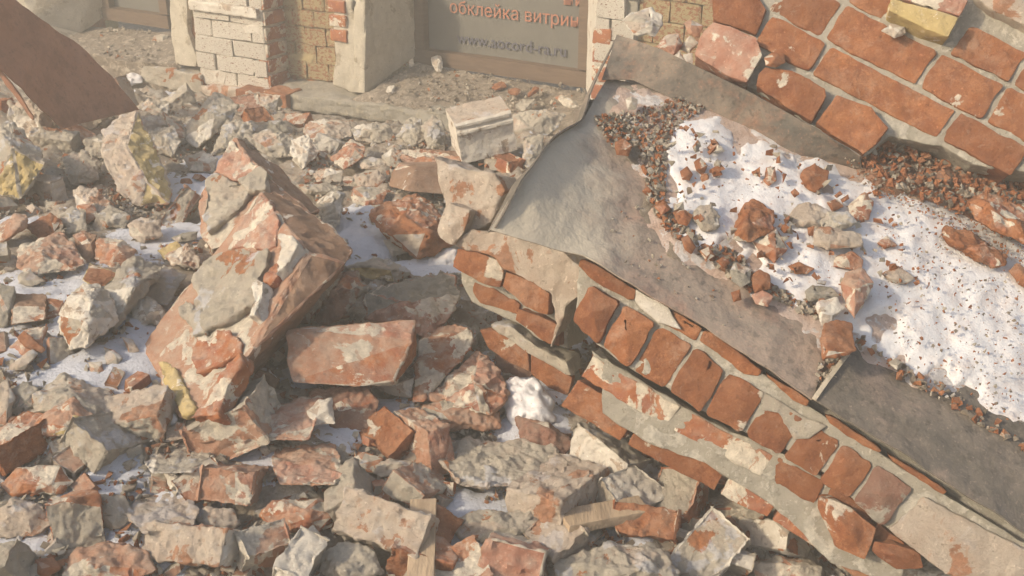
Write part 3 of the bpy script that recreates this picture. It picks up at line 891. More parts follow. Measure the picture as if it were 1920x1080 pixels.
lettering("www.aocord-ra.ru", 'blue_print', 858, 80, 1062, 108)

# right of the big window
wall_poly("reveal", [(1104, -60, OW), (1119, -60, 0), (1117, 130, 0), (1107, 190, 0), (1098, 168, OW)], 'white', .05, amp=.002, n=WD)
s_r0, _ = wsz(1118, 60); s_r1, _ = wsz(1190, 60); s_r2, _ = wsz(1420, 60)
wall_box("wall", s_r0, s_r1, .014, .6, -.1, 2.6, 'joint', seg=.15)
wall_box("wall", s_r1, wsz(2300, 0)[0], .054, .6, -.1, 2.6, 'joint', seg=.25)
zr = wsz(1150, 190)[1]
bricks(s_r0, s_r1, zr, zt, 0, ['whitebrick'], L=.13, bond=.5)
bricks(s_r1, s_r2, zr, zt, .04, ['ochrewall'], L=.13, bond=.5)
for k in range(4):
    z = zr + k * .075
    wall_box("brick", s_r0 - .01, s_r0 + .07, -.014, .1, z, z + .062, 'brickm', seg=.03, bevel=.006)
wall_box("lintel_wall", wsz(-200, 60)[0], wsz(1300, 0)[0], .01, .6, wz + 1.5, 3.2, 'plaster', seg=.4)

# sills and the broken ledge at the foot of the wall
wall_poly("window_sill", [(781, 118, OW - .02), (1100, 172, OW - .02), (1098, 236, -.05), (830, 216, -.05), (655, 184, -.05), (690, 170, 0)], 'dirt', .2, seg=.025, amp=.010, n=Vector((0, 0, -1)))
wall_poly("window_sill", [(150, 48, OW - .02), (322, 60, OW - .02), (335, 118, 0), (240, 116, -.04), (150, 96, -.04), (110, 78, 0)], 'dirt', .2, seg=.025, amp=.010, n=Vector((0, 0, -1)))
def ledge(name, x0, y0, x1, y1, front, h, mat, amp, deep=.3, label=None):
    s0, z0 = wsz(x0, y0, front); s1, z1 = wsz(x1, y1, front); z = (z0 + z1) / 2
    bm = bmesh.new()
    vs = []
    for (s, zz) in ((s0, z0), (s1, z1)):
        for (o, dz) in ((front, 0), (front, -h), (deep, -h), (deep, .03)):
            vs.append(bm.verts.new(WX(s, o, zz + dz)))
    for f in ((0, 1, 2, 3), (7, 6, 5, 4), (0, 4, 5, 1), (1, 5, 6, 2), (2, 6, 7, 3), (3, 7, 4, 0)): bm.faces.new([vs[i] for i in f])
    bmesh.ops.recalc_face_normals(bm, faces=bm.faces)
    rough(bm, .012, .022, amp, 14)
    o = obj_from_bm(name, bm, [mat], house, WX(s0, front, z0))
    if label: o["label"] = label
ledge("ledge", 500, 172, 842, 214, -.07, .075, 'grey', .010)
ledge("ledge", 375, 160, 505, 170, -.04, .12, 'mortarb', .012)
ledge("ledge", 150, 100, 375, 142, -.03, .10, 'mortar', .010)
ledge("footing", 100, 118, 1100, 246, .24, .45, 'dirt', .012, .5)  # set back and coloured dark to deepen the shade under the ledge
for k, (x0, y0, x1, y1) in enumerate(((440, 166, 490, 168), (492, 170, 535, 176))):
    s0, z0 = wsz(x0, y0, -.1); s1, _ = wsz(x1, y1, -.1)
    wall_box("brick", s0, s1, -.10, .02, z0 - .075, z0, 'brick', seg=.02, amp=.006, label="bright orange broken brick sticking out of the ledge")

# rusty sheet leaning in at upper left
def sheet(name, z, quads, mat, label, cat, thick=.004, n=24, warp=.01):
    rows = [[P(*q) for q in T(z, r)] for r in quads]
    o = obj_from_bm(name, loft(rows, n, n, warp, thick, 13), [mat], origin=rows[-1][-1])
    return set_props(o, label, cat)
rs = empty("metal_chute", P(150, 180, 3.9), "rusty brown sheet metal chute leaning in from the upper left", "metal sheet")
def rsheet(rows, mat, nm):
    rr = [[P(*q) for q in T(1, r)] for r in rows]
    return obj_from_bm(nm, loft(rr, 26, 16, .012, .004, 13), [mat], rs, rr[0][0])
rsheet([[(-90, -60, 3.35), (60, -20, 3.5), (180, 85, 3.6), (360, 205, 3.75), (560, 390, 3.85), (700, 560, 3.9)],
        [(-90, 330, 3.3), (0, 350, 3.35), (100, 450, 3.4), (190, 560, 3.5), (300, 650, 3.6)]], 'rust', "metal_panel")
rsheet([[(-90, 330, 3.3), (0, 350, 3.35), (110, 470, 3.40), (190, 580, 3.5)], [(-90, 350, 3.42), (-10, 370, 3.45), (100, 490, 3.5), (180, 600, 3.6)]], 'rust', "folded_edge")

# ------------------------------------------------------------------ rubble, piece by piece, as the photograph shows it
BF, ML, MB, PC = "brick_fragment", "mortar_lump", "masonry_block", "plaster_piece"
# far left
C(1, MB, 'mortar', [(-40, 640, -14), (70, 625, -18), (200, 770, -4), (224, 832, 2), (105, 1000, 4), (-40, 975, 4), (62, 745, 5)],
  "block with two yellow painted brick ends at the left edge of the heap", "masonry block", dirs=(('ochre', (.15, .05, 1)),), tilt=.25, off=.05)
C(1, MB, 'mortarb', [(522, 790, 4), (530, 670, -4), (620, 600, -6), (695, 572, -6), (780, 740, -2), (865, 960, 0), (850, 1020, 3), (700, 1040, 5), (605, 960, 5), (640, 740, 6), (735, 900, 7)],
  "tall block with a yellow painted right side, left of the split boulder", "masonry block", dirs=(('ochre', (.75, .25, .6)), ('brick', (-.1, -.9, .4))), tilt=.7)
C(1, ML, 'mortar', [(380, 640), (395, 545), (465, 492), (530, 515), (548, 580), (450, 660)], "rounded grey mortar lump right below the rusty sheet", "mortar lump")
C(1, ML, 'mortarb', [(262, 560), (310, 518), (385, 530), (390, 590), (350, 625), (270, 610)], "small pale lump with a pink spot below the rusty sheet", "mortar lump")
C(1, ML, 'mortar', [(52, 525), (150, 500), (245, 555), (268, 690), (205, 748), (120, 690), (48, 610)], "large pale lump above the yellow ended block", "mortar lump")
C(1, MB, 'mortar', [(1085, 482, -4), (1150, 495, -4), (1195, 545, 0), (1180, 600, 1), (1065, 690, 5), (1000, 742, 3), (935, 700, 2), (955, 625, 1), (1060, 500, -3), (1085, 590, 6)],
  "grey mortar block with a dark hollow under it near the wall", "masonry block", tilt=.5)
C(1, ML, 'mortar', [(755, 670), (880, 645), (912, 715), (875, 790), (790, 770)], "pale lump right of the tall yellow sided block", "mortar lump")
C(1, ML, 'mortar', [(330, 800), (420, 770), (500, 830), (490, 905), (370, 940), (330, 880)], "flat pale lump left of the tall yellow sided block", "mortar lump")
C(1, ML, 'mortarb', [(372, 965), (490, 950), (580, 1060), (550, 1110), (400, 1100)], "pale block with one orange spot below the tall block", "mortar lump")
C(1, ML, 'mortar', [(700, 540), (760, 502), (850, 520), (840, 580), (720, 575)], "pale lump touching the lower corner of the rusty sheet", "mortar lump")
C(1, ML, 'mortarb', [(660, 600), (800, 585), (850, 630), (760, 665), (680, 650)], "pinkish flat lump behind the tall yellow sided block", "mortar lump")
C(1, BF, 'pinkm', [(830, 575), (900, 640), (960, 700), (925, 730), (860, 650)], "reddish edge of a brick between two grey lumps", "brick piece")
C(1, ML, 'mortar', [(590, 700), (650, 650), (640, 760), (530, 800), (430, 780), (440, 700)], "broad pale lump left behind the tall block", "mortar lump", keep=False)
C(1, ML, 'mortarb', [(940, 800), (1030, 770), (1100, 800), (1080, 870), (960, 860)], "small pinkish lump left of the brick ridge", "mortar lump")
C(2, MB, 'mortarb', [(35, 655, 0), (60, 615, -3), (140, 606, -2), (250, 615, -3), (258, 690, 2), (130, 712, 5), (42, 700, 3), (140, 640, 4)],
  "small pale brick with an orange underside near the wall", "brick piece", tilt=.6)
C(1, ML, 'grey', [(1330, 660), (1360, 615), (1430, 612), (1455, 665), (1400, 690)], "olive grey lump just below the orange broken bricks of the ledge", "mortar lump")
C(1, ML, 'white', [(1478, 710), (1560, 690), (1612, 770), (1530, 860), (1478, 800)], "white lump with a red underside below the small pale brick", "mortar lump", dirs=(('brick', (.4, -.8, .3)),))
C(1, ML, 'mortarb', [(1590, 880), (1650, 850), (1728, 870), (1720, 920), (1610, 925)], "small pale lump resting on red crumbs", "mortar lump")
C(1, ML, 'mortar', [(1250, 690), (1380, 660), (1480, 700), (1470, 790), (1390, 800), (1300, 750)], "pale lump with green brown shade painted on one side", "mortar lump", dirs=(('dark', (.5, -.5, .6)),))  # dark faces paint the shade on its lower right
# middle back
def cornice_stone():
    k = 1 / 2.7
    o_ = (560 + 797 * k, 672 * k)
    D = heap_d(560 + 900 * k, 812 * k) - .10
    m = D / FPX
    def ax(x, y, z): return (RT * x * k - UP * y * k + FW * z * k) * m
    A, B, Cc = ax(285, -78, 50), ax(28, 150, 75), ax(-62, -122, 200)
    O = P(o_[0], o_[1], D)
    prof = [(-.20, 1), (1, 1), (1, 0), (.14, 0), (.10, -.035), (.02, -.035), (-.01, .03), (-.08, .03), (-.11, -.01), (-.19, -.01), (-.24, .08)]
    bm = bmesh.new(); ends = []
    for u in (0, 1): ends.append([bm.verts.new(O + A * u + B * b + Cc * c) for b, c in prof])
    bm.faces.new(ends[0]); bm.faces.new(ends[1][::-1])
    for i in range(len(prof)):
        j = (i + 1) % len(prof); bm.faces.new((ends[0][i], ends[0][j], ends[1][j], ends[1][i]))
    bmesh.ops.recalc_face_normals(bm, faces=bm.faces)
    if sum(f.calc_area() * f.normal.dot(FW) for f in bm.faces if f.calc_center_median().dot(FW) < O.dot(FW)) > 0: pass
    up = (-B).normalized()
    for f in bm.faces:
        if f.normal.dot(up) > .8 and f.calc_area() > .5 * A.length * Cc.length * .8: f.material_index = 1
    bmesh.ops.triangulate(bm, faces=[f for f in bm.faces if len(f.verts) > 4])
    rough(bm, 0, .012, .003, 30, pit=.002)
    c = O + A * .5 + Cc * .5; c.z = min(v.co.z for v in bm.verts)
    HERO.append(T(2, [(725, 580), (990, 480), (1080, 600), (1100, 762), (830, 835)]))
    return set_props(obj_from_bm("cornice_stone", bm, ['white', 'mortarb'], origin=c), "square moulded cornice stone perched upright at the heap's back edge", "cornice stone")
cornice_stone()
C(2, MB, 'mortar', [(1090, 590), (1130, 565), (1250, 560), (1340, 585), (1310, 640), (1245, 692), (1140, 695), (1082, 670)], "flat pale block wedged between cornice stone and tin", "masonry block")
C(2, ML, 'mortar', [(1145, 700), (1235, 690), (1225, 760), (1180, 850), (1130, 830)], "pale wedge below the flat block beside the tin", "mortar lump")
C(2, BF, 'brown', [(520, 800, 0), (528, 762, -4), (650, 755, -4), (790, 772, -4), (830, 800, 0), (800, 835, 3), (560, 835, 3)], "tan brick half hidden behind the smooth brown one", "brick piece", off=.02)
C(2, BF, 'brown', [(478, 872, -1), (515, 826, -6), (590, 845, 3), (840, 852, 0), (825, 985, 3), (560, 966, 6), (466, 940, 0), (730, 820, -6)], "smooth brown moulded brick lying whole below the cornice stone", "brick piece",
  tilt=.4, bevel=.006, amp=.001, off=.03)
C(2, ML, 'mortar', [(430, 790), (480, 750), (520, 770), (515, 830), (455, 850)], "small pale lump at the left end of the brown brick", "mortar lump")
C(2, ML, 'mortar', [(500, 690), (560, 600), (620, 610), (640, 700), (590, 740)], "rough grey lump left of the cornice stone", "mortar lump")
C(2, ML, 'mortar', [(620, 640), (690, 590), (740, 640), (735, 740), (660, 750)], "crumbly grey lump touching the cornice stone", "mortar lump")
C(2, ML, 'mortar', [(270, 650), (380, 620), (470, 650), (490, 710), (380, 720), (290, 710)], "pale crumbling lump behind the orange wedge", "mortar lump")
C(5, BF, 'brick', [(1165, 522, 0), (1265, 458, -2), (1392, 425, -4), (1502, 520, -2), (1562, 655, 0), (1480, 705, 2), (1392, 732, 3), (1290, 660, 2), (1205, 580, 2), (1330, 520, 7), (1260, 610, 6), (1440, 600, 8)],
  "bright orange shattered brick chunk beside the snow patch", "brick chunk", pit=.006, amp=.009, tilt=.7, dirs=(('mortarb', (-.3, -.55, .75)),))
C(5, BF, 'brickm', [(1090, 392), (1180, 385), (1240, 410), (1222, 468), (1150, 480), (1085, 460)], "orange stub crusted with mortar behind the shattered chunk", "brick piece")
C(5, BF, 'brickm', [(985, 250, 0), (1080, 162, -3), (1140, 190, 0), (1132, 240, 3), (1045, 302, 3), (1090, 200, 3)], "wedge with pale top and orange face behind the ridge", "brick piece")
C(5, ML, 'mortarb', [(1115, 260), (1170, 245), (1235, 260), (1230, 300), (1130, 300)], "small pale lump dotted with red", "mortar lump")
C(5, ML, 'mortarb', [(1100, 330), (1200, 305), (1240, 350), (1200, 390), (1110, 385)], "pale lump pitted with red holes", "mortar lump")
C(5, PC, 'mortar', [(900, 470), (1000, 400), (1040, 430), (1020, 560), (960, 600)], "pale slab right behind the brown ridge end", "plaster piece")
C(5, PC, 'mortar', [(820, 380), (960, 370), (1030, 400), (930, 430), (860, 420)], "flat pale sliver lying behind the ridge", "plaster piece")
# the split boulder of masonry in the middle left
def tri_plane(a, b, c):
    p, q, r = P(*a), P(*b), P(*c)
    n = (q - p).cross(r - p).normalized()
    return Plane(p, n if n.dot(FW) < 0 else -n)
def boulder(z, front, side, plane, back, label, mat, sidemat):
    """front face on its plane, side points pushed back behind it by the third number (m)"""
    f2, s2 = T(z, front), T(z, side)
    fr = [plane.at(*p) for p in f2]
    cen = sum(fr, Vector()) / len(fr); shift = RT * -.07 + FW * .05
    sd = [P(p[0], p[1], plane.d(p[0], p[1]) + p[2]) for p in s2]
    w3 = fr + sd + [cen + (p - cen) * .8 - plane.n * back + shift for p in fr] + [cen + (p - cen) * .85 - plane.n * back * .6 + shift for p in sd]
    bm = hull_bm(w3)
    bm.normal_update()
    for f in bm.faces: f.material_index = 0 if f.normal.dot(plane.n) > .9 else 1
    rough(bm, .005, .011, .0055, 30, pit=.005)
    c = sum(fr, Vector()) / len(fr); c.z = min(v.co.z for v in bm.verts)
    HERO.append([p[:2] for p in f2]); HERO.append([p[:2] for p in s2] + [f2[0]])
    return set_props(obj_from_bm(MB, bm, [mat, sidemat], origin=c), label, "masonry block")
PB = tri_plane((490, 358, 2.36), (268, 644, 2.22), (370, 788, 1.98))
front_b = boulder(5, [(642, 408), (530, 575), (400, 735), (180, 1010), (65, 1150), (110, 1260), (240, 1500), (330, 1500), (590, 1190), (690, 1000), (800, 800), (858, 690)],
        [(705, 400, .10), (860, 498, .13), (1092, 682, .15), (1060, 752, .11), (880, 705, .01), (990, 580, .15)], PB, .13,
        "front half of the split boulder, broad mortar-smeared face and brown side", 'pinkm', 'brown')
PB2 = tri_plane((440, 260, 2.62), (372, 420, 2.50), (470, 480, 2.40))
rear_b = boulder(5, [(512, 150), (392, 350), (345, 420), (338, 600), (400, 690), (560, 640), (680, 420), (655, 312), (560, 210)],
        [(530, 150, .05), (742, 302, .12), (925, 500, .15), (890, 515, .08), (740, 400, .05)], PB2, .20,
        "rear half of the split boulder with pink top and brown back", 'pinkm', 'brown')
def on(parent, z, pts, plane, mt, nm, lift=.012, th=.04, label=None, **k):
    k.setdefault('seg', .008); k.setdefault('amp', .008); k.setdefault('pit', .004)
    bm, c = plate(z, pts, plane, th, lift=lift, bevel=.004, **k)
    o = obj_from_bm(nm, bm, [mt], parent, c)
    if label: o["label"] = label
on(front_b, 5, [(380, 770), (440, 735), (560, 700), (640, 720), (700, 700), (690, 790), (650, 850), (690, 900), (640, 960), (560, 1010), (470, 1070), (380, 1090), (320, 1000), (360, 930), (330, 860)],
   PB, 'mortar', "mortar_crust", .016, label="thick grey mortar crust across the middle")
on(front_b, 4, [(905, 480), (985, 520), (1040, 560), (1010, 640), (950, 655), (905, 580), (880, 520)], PB, 'mortar', "mortar_crust", .012)
on(front_b, 4, [(1190, 735), (1200, 800), (1130, 900), (1080, 1050), (945, 1060), (1040, 930), (1110, 830)], PB, 'brickm', "broken_brick", .018, label="orange broken brick at the foot")
on(front_b, 4, [(955, 660), (1100, 620), (1180, 680), (1180, 730), (1060, 800), (960, 840), (930, 760)], PB, 'brickm', "broken_brick", .010)
on(front_b, 4, [(765, 770), (830, 770), (905, 890), (950, 1010), (895, 1035), (815, 900)], PB, 'ochre', "painted_edge", .008, label="yellow painted left edge")
on(front_b, 5, [(640, 420), (700, 480), (735, 560), (720, 680), (660, 700), (560, 680), (480, 700), (530, 600)], PB, 'pink', "plaster_patch", .006, th=.03)
on(front_b, 5, [(760, 640), (840, 660), (850, 700), (800, 790), (740, 840), (760, 760)], PB, 'white', "mortar_flake", .022, th=.04, label="bright white flake on the right edge")
on(front_b, 5, [(640, 870), (690, 880), (690, 930), (650, 1040), (610, 1050), (640, 960)], PB, 'white', "mortar_flake", .026, th=.04)
on(front_b, 5, [(700, 790), (740, 740), (740, 830), (700, 880), (670, 860)], PB, 'brickm', "broken_brick", .010)
on(rear_b, 5, [(385, 370), (430, 330), (500, 370), (545, 375), (600, 420), (560, 500), (480, 560), (400, 620), (370, 540), (385, 450)], PB2, 'mortar', "mortar_crust", .014,
   label="grey mortar crust on the lower left")
on(rear_b, 5, [(540, 370), (650, 308), (690, 330), (680, 420), (600, 430)], PB2, 'mortar', "mortar_crust", .018)
on(rear_b, 5, [(500, 165), (560, 215), (640, 300), (540, 365), (500, 362), (430, 322), (400, 345), (450, 260)], PB2, 'pink', "brick_face", .006, label="smooth pink brick top")
C(5, PC, 'mortar', [(478, 70), (590, 78), (602, 135), (515, 140), (455, 200), (400, 235), (440, 150)], "pale cap of mortar leaning on the tip of the boulder", "plaster piece")
C(4, BF, 'brickm', [(1120, 600), (1210, 530), (1310, 560), (1250, 620), (1180, 680)], "small orange wedge with mortar edge beside the boulder", "brick piece", off=.16)
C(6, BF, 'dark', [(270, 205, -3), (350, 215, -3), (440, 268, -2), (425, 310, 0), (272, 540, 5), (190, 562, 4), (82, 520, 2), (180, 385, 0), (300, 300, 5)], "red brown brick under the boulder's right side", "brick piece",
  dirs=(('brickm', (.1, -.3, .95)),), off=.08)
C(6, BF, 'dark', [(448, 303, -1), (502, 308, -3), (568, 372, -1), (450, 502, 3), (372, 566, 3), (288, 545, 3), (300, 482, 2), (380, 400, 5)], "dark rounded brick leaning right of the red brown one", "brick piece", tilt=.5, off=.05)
C(6, BF, 'pink', [(565, 405, 3), (738, 342, 0), (830, 325, -3), (962, 305, -5), (1002, 322, -4), (1022, 420, 1), (962, 545, 4), (862, 622, 6), (800, 605, 6), (700, 552, 6), (570, 522, 6), (760, 440, 7)],
  "big pink brick with a grey crusted top in the centre", "brick piece", off=.02, dirs=(('grey', (-.1, 1, -.1)),))
C(6, BF, 'pinkm', [(175, 592, 5), (300, 575, 4), (540, 562, 3), (795, 548, 1), (806, 650, 1), (805, 720, 0), (700, 858, 4), (520, 872, 7), (200, 852, 8), (172, 740, 7), (780, 650, 5), (690, 845, 6)],
  "largest loose brick, flat mottled front face, centre of the heap", "brick piece", tilt=.25, off=.04, thick=.5, dirs=(('brick', (.85, -.3, .35)),), seg=.012, amp=.004, bevel=.006)
C(6, BF, 'brickm', [(1082, 592, 0), (1000, 565, -3), (900, 590, -3), (822, 650, 0), (830, 745, 3), (790, 945, 8), (850, 945, 8), (962, 805, 5), (1082, 690, 2)], "red brick slanting down behind the largest loose brick", "brick piece",
  tilt=.5, off=-.03)
C(6, PC, 'grey', [(1082, 590), (1110, 565), (1135, 600), (1120, 660), (1085, 690)], "thin greenish plaster edge on the slanting red brick", "plaster piece", off=-.03)
C(6, BF, 'mortarb', [(600, 880), (700, 860), (792, 838), (782, 932), (700, 915)], "pointed flake under the largest loose brick", "brick piece")
C(6, PC, 'pinkm', [(1130, 700, -2), (1232, 802, 0), (1272, 922, 3), (1200, 1022, 5), (1130, 1000, 5), (930, 960, 3), (880, 930, 2), (1000, 802, 0), (1100, 840, 5)], "snow-dusted pinkish lump right of centre", "plaster lump")
C(6, "snow_clump", 'snow', [(1262, 845), (1330, 832), (1420, 850), (1490, 930), (1520, 1050), (1400, 1080), (1280, 1060)], "clean white snow clump at the foot of the lower bricks", "snow clump", bevel=.02, amp=.010)
C(6, "snow_clump", 'snow', [(880, 240), (960, 175), (1020, 180), (1010, 300), (900, 305), (760, 290)], "smooth snow clump under the end of the masonry", "snow clump", bevel=.02, amp=.010, off=-.05)
C(6, BF, 'pinkm', [(850, 970), (930, 952), (1120, 950), (1220, 1010), (1230, 1090), (900, 1100), (830, 1060)], "pink block below the snow-dusted lump", "brick piece")
C(6, BF, 'dark', [(290, 905), (400, 880), (560, 885), (612, 950), (590, 1080), (400, 1100), (280, 1000)], "red brown block directly under the largest loose brick", "brick piece")
C(6, BF, 'pink', [(32, 1020, 2), (60, 990, -1), (250, 930, -2), (330, 935, -1), (300, 1060, 5), (260, 1140, 6), (50, 1140, 6)], "pinkish brick with a light rim below the boulder", "brick piece")
C(6, PC, 'white', [(268, 1000), (320, 950), (378, 940), (395, 1060), (290, 1070)], "pale rounded tile shard standing on edge", "plaster shard", thick=.3, off=.05)
C(6, PC, 'mortar', [(440, 272), (530, 262), (622, 225), (700, 250), (768, 302), (700, 352), (560, 332)], "flat ochre mortar slab between boulder and snow", "plaster slab", dirs=(('ochre', (-.6, .2, .7)),))
C(5, PC, 'mortar', [(1240, 650), (1310, 640), (1350, 700), (1280, 720)], "crumbly knob in front of the shattered chunk", "mortar lump")
# left middle
C(4, BF, 'pinkm', [(98, 212, 0), (205, 175, -3), (292, 140, -4), (345, 205, 0), (412, 292, 2), (335, 322, 4), (180, 342, 5), (88, 312, 4), (200, 240, 5)], "pink brick with a mortar left end, left middle", "brick piece", dirs=(('brown', (.8, -.3, .3)),))
C(4, BF, 'brick', [(130, 112), (185, 80), (242, 55), (292, 88), (255, 150), (192, 168)], "vivid orange broken brick on top of the pink one", "brick piece", pit=.004)
C(4, ML, 'mortar', [(290, 60), (350, 20), (400, 50), (410, 130), (330, 140)], "pale lump right of the vivid orange brick", "mortar lump")
C(4, BF, 'brown', [(350, 160), (400, 145), (465, 160), (450, 290), (410, 300)], "brown brick end behind the pink brick", "brick piece")
C(4, BF, 'ochre', [(402, 372, 3), (436, 293, -2), (562, 345, 1), (500, 402, 4), (450, 400, 5)], "small ochre and red cube between snow patches", "brick piece", dirs=(('brick', (.3, .8, .3)),))
C(4, BF, 'pinkm', [(455, 270), (470, 190), (560, 175), (655, 230), (630, 290), (570, 330), (490, 300)], "snowy pink fragment left of the long pale brick", "brick piece")
C(4, ML, 'mortarb', [(622, 112), (680, 72), (768, 92), (775, 160), (692, 195), (640, 165)], "rounded lump with an orange spot lying in snow", "mortar lump")
C(4, BF, 'mortar', [(640, 258, -3), (780, 318, -3), (752, 372, -1), (592, 560, 4), (555, 600, 4), (505, 560, 3), (500, 420, 2), (650, 400, 6)], "long pale brick standing on end behind the round boulder", "brick piece", tilt=.5)
C(4, BF, 'mortar', [(790, 308, -3), (892, 350, -1), (805, 492, 3), (700, 452, 3), (740, 370, 2)], "square pale piece leaning against the split boulder", "brick piece")
C(4, MB, 'white', [(398, 393, -3), (482, 400, -3), (540, 472, -1), (566, 572, 1), (425, 685, 6), (332, 702, 5), (292, 600, 2), (282, 530, 1), (340, 450, 0), (440, 470, 7), (420, 560, 9)],
  "big rounded white lump with one orange patch, left middle", "mortar boulder", dirs=())
C(4, ML, 'white', [(630, 500), (680, 445), (740, 470), (800, 530), (760, 580), (660, 592)], "bright white lump below the long pale brick", "mortar lump")
C(4, BF, 'grey', [(-30, 390), (70, 410), (66, 500), (35, 590), (-30, 600)], "grey brown brick cut by the left edge of view", "brick piece")
C(4, BF, 'brown', [(78, 446, -2), (215, 446, -2), (222, 500, 1), (210, 560, 3), (60, 582, 4), (66, 500, 2)], "brown square brick next to the left edge", "brick piece")
C(4, BF, 'brickm', [(216, 465), (300, 475), (310, 520), (280, 560), (212, 560)], "red brick end right of the brown square brick", "brick piece")
C(4, MB, 'mortar', [(150, 1012, 2), (182, 920, 0), (312, 828, -4), (540, 910, -4), (530, 1020, 2), (420, 1040, 4), (330, 920, 5), (240, 990, 5)], "pale squared block with a shaded right side, lower left", "masonry block")
C(4, BF, 'pinkm', [(170, 1050), (345, 938), (400, 980), (480, 1060), (430, 1130), (200, 1120)], "orange and ochre block below the pale squared one", "brick piece", dirs=(('ochre', (.5, -.2, .8)),), off=.03)
C(4, PC, 'pinkm', [(50, 700), (120, 620), (220, 600), (200, 700), (120, 740)], "snowy pink fragment near the left edge", "plaster piece")
C(4, BF, 'brick', [(88, 655), (120, 622), (212, 705), (195, 722), (130, 700)], "narrow red brick strip in snow at left", "brick piece", off=.02)
C(4, PC, 'mortarb', [(45, 790), (150, 710), (180, 730), (120, 800), (60, 810)], "thin pale slab below the red strip at left", "plaster piece")
C(4, ML, 'mortarb', [(-40, 900), (40, 860), (70, 960), (30, 1070), (-40, 1060)], "pinkish grey lump at the left edge above the bottom", "mortar lump")
C(4, ML, 'grey', [(60, 900), (130, 870), (180, 900), (150, 980), (70, 1000)], "small rough grey lump near the left edge", "mortar lump")
C(4, BF, 'brown', [(1205, 790), (1290, 800), (1350, 850), (1320, 892), (1230, 870)], "small snowy brown brick right of the boulder's foot", "brick piece", dirs=(('snow', (-.1, .9, .3)),))
C(4, ML, 'grey', [(832, 170), (880, 145), (950, 140), (940, 175), (860, 192)], "flat grey stone lying in the snow left of boulder", "stone")
C(4, BF, 'ochre', [(760, 230), (850, 190), (880, 220), (800, 270)], "small ochre chip left of the boulder", "brick piece")
C(4, ML, 'mortarb', [(960, 270), (900, 200), (800, 260), (830, 300), (960, 320)], "pale rubble tongue leading to the boulder", "mortar lump")
C(4, ML, 'mortar', [(460, 60), (530, 20), (620, 60), (600, 120), (500, 120)], "greyish pale lump above the snowy pink fragment", "mortar lump")
C(4, BF, 'brickm', [(380, 20), (450, 0), (470, 60), (420, 100)], "small red brick bit under the pale blocks", "brick piece")
C(4, BF, 'pinkm', [(-30, 130), (60, 60), (130, 60), (120, 120), (20, 190), (-30, 210)], "pinkish slab at the left edge below yellow block", "brick piece")
C(4, PC, 'mortar', [(90, 350), (140, 330), (220, 380), (150, 400), (90, 390)], "small pale flake lying in the left snow", "plaster piece")
C(4, ML, 'mortar', [(505, 700), (550, 715), (585, 750), (560, 790), (515, 780)], "egg-shaped white pebble below the white boulder", "pebble")
C(4, ML, 'mortarb', [(590, 650), (640, 665), (665, 710), (620, 730)], "grey pebble beside the egg-shaped one", "pebble")
C(4, ML, 'mortarb', [(430, 770), (490, 770), (500, 810), (440, 815)], "pinkish pebble left of the egg-shaped one", "pebble")
C(4, "snow_clump", 'snow', [(740, 960), (790, 935), (840, 1000), (850, 1070), (740, 1070)], "rounded snow clump tucked against the boulder's foot", "snow clump", bevel=.015, amp=.008)
# lower part
C(10, BF, 'white', [(650, 300, 0), (720, 230, -4), (940, 240, -4), (935, 290, 0), (860, 345, 4), (690, 350, 5)], "white block low in the left half", "masonry block")
C(10, BF, 'pinkm', [(1225, 290, 1), (1260, 230, -3), (1500, 230, -3), (1550, 345, 3), (1500, 400, 5), (1260, 400, 5)], "pinkish brick low in front of the largest one", "brick piece")
C(10, MB, 'mortarb', [(560, 520, 1), (640, 460, -3), (820, 440, -4), (890, 510, 0), (860, 590, 4), (650, 620, 5)], "beige block near the bottom edge left of centre", "masonry block")
C(10, ML, 'mortar', [(410, 520), (450, 450), (560, 460), (600, 540), (540, 600), (430, 590)], "pale lump left of the beige block near the bottom", "mortar lump")
C(10, ML, 'mortarb', [(870, 560), (930, 500), (1040, 520), (1080, 580), (980, 640)], "pale lump right of the beige block near the bottom", "mortar lump")
C(10, BF, 'brickm', [(1180, 540), (1230, 480), (1440, 470), (1500, 540), (1430, 620), (1230, 610)], "brick crusted with mortar near the bottom centre", "brick piece")
C(10, MB, 'mortarb', [(-40, 540), (60, 470), (190, 500), (240, 580), (140, 640), (-40, 630)], "grey pink block at the bottom left corner", "masonry block")
C(10, BF, 'pinkm', [(280, 800), (330, 700), (480, 660), (640, 690), (700, 780), (600, 840), (300, 860)], "broad pink slab at the very bottom left", "brick piece")
C(10, BF, 'brickm', [(10, 400), (90, 330), (260, 320), (330, 390), (250, 440), (60, 450)], "orange grey brick low at left", "brick piece")
C(10, ML, 'mortar', [(1450, 720), (1560, 660), (1680, 700), (1720, 800), (1560, 850), (1440, 800)], "pale lump at the bottom edge beside the plank", "mortar lump")
C(10, BF, 'brick', [(160, 745), (230, 735), (270, 780), (210, 820), (160, 800)], "orange bit at the bottom edge, far left", "brick piece")
C(10, BF, 'brickm', [(1560, 300), (1640, 260), (1720, 290), (1680, 350), (1600, 350)], "small orange wedge low in the centre", "brick piece")
C(10, PC, 'mortar', [(1640, 330), (1760, 290), (1850, 300), (1840, 345), (1720, 370)], "flat pale flake low in the centre", "plaster piece")
C(11, MB, 'mortarb', [(200, 255, 1), (230, 200, -3), (520, 210, -3), (560, 280, 1), (480, 330, 4), (260, 330, 5)], "long pale block below the snow clump", "masonry block")
C(11, BF, 'dark', [(420, 130), (520, 150), (600, 210), (560, 240), (440, 210)], "dark red brick under the second course", "brick piece")
C(11, BF, 'brickm', [(940, 255, 1), (990, 240, -2), (1150, 280, -2), (1140, 340, 3), (1000, 320, 4)], "orange fragment under the cornice's lower edge", "brick piece")
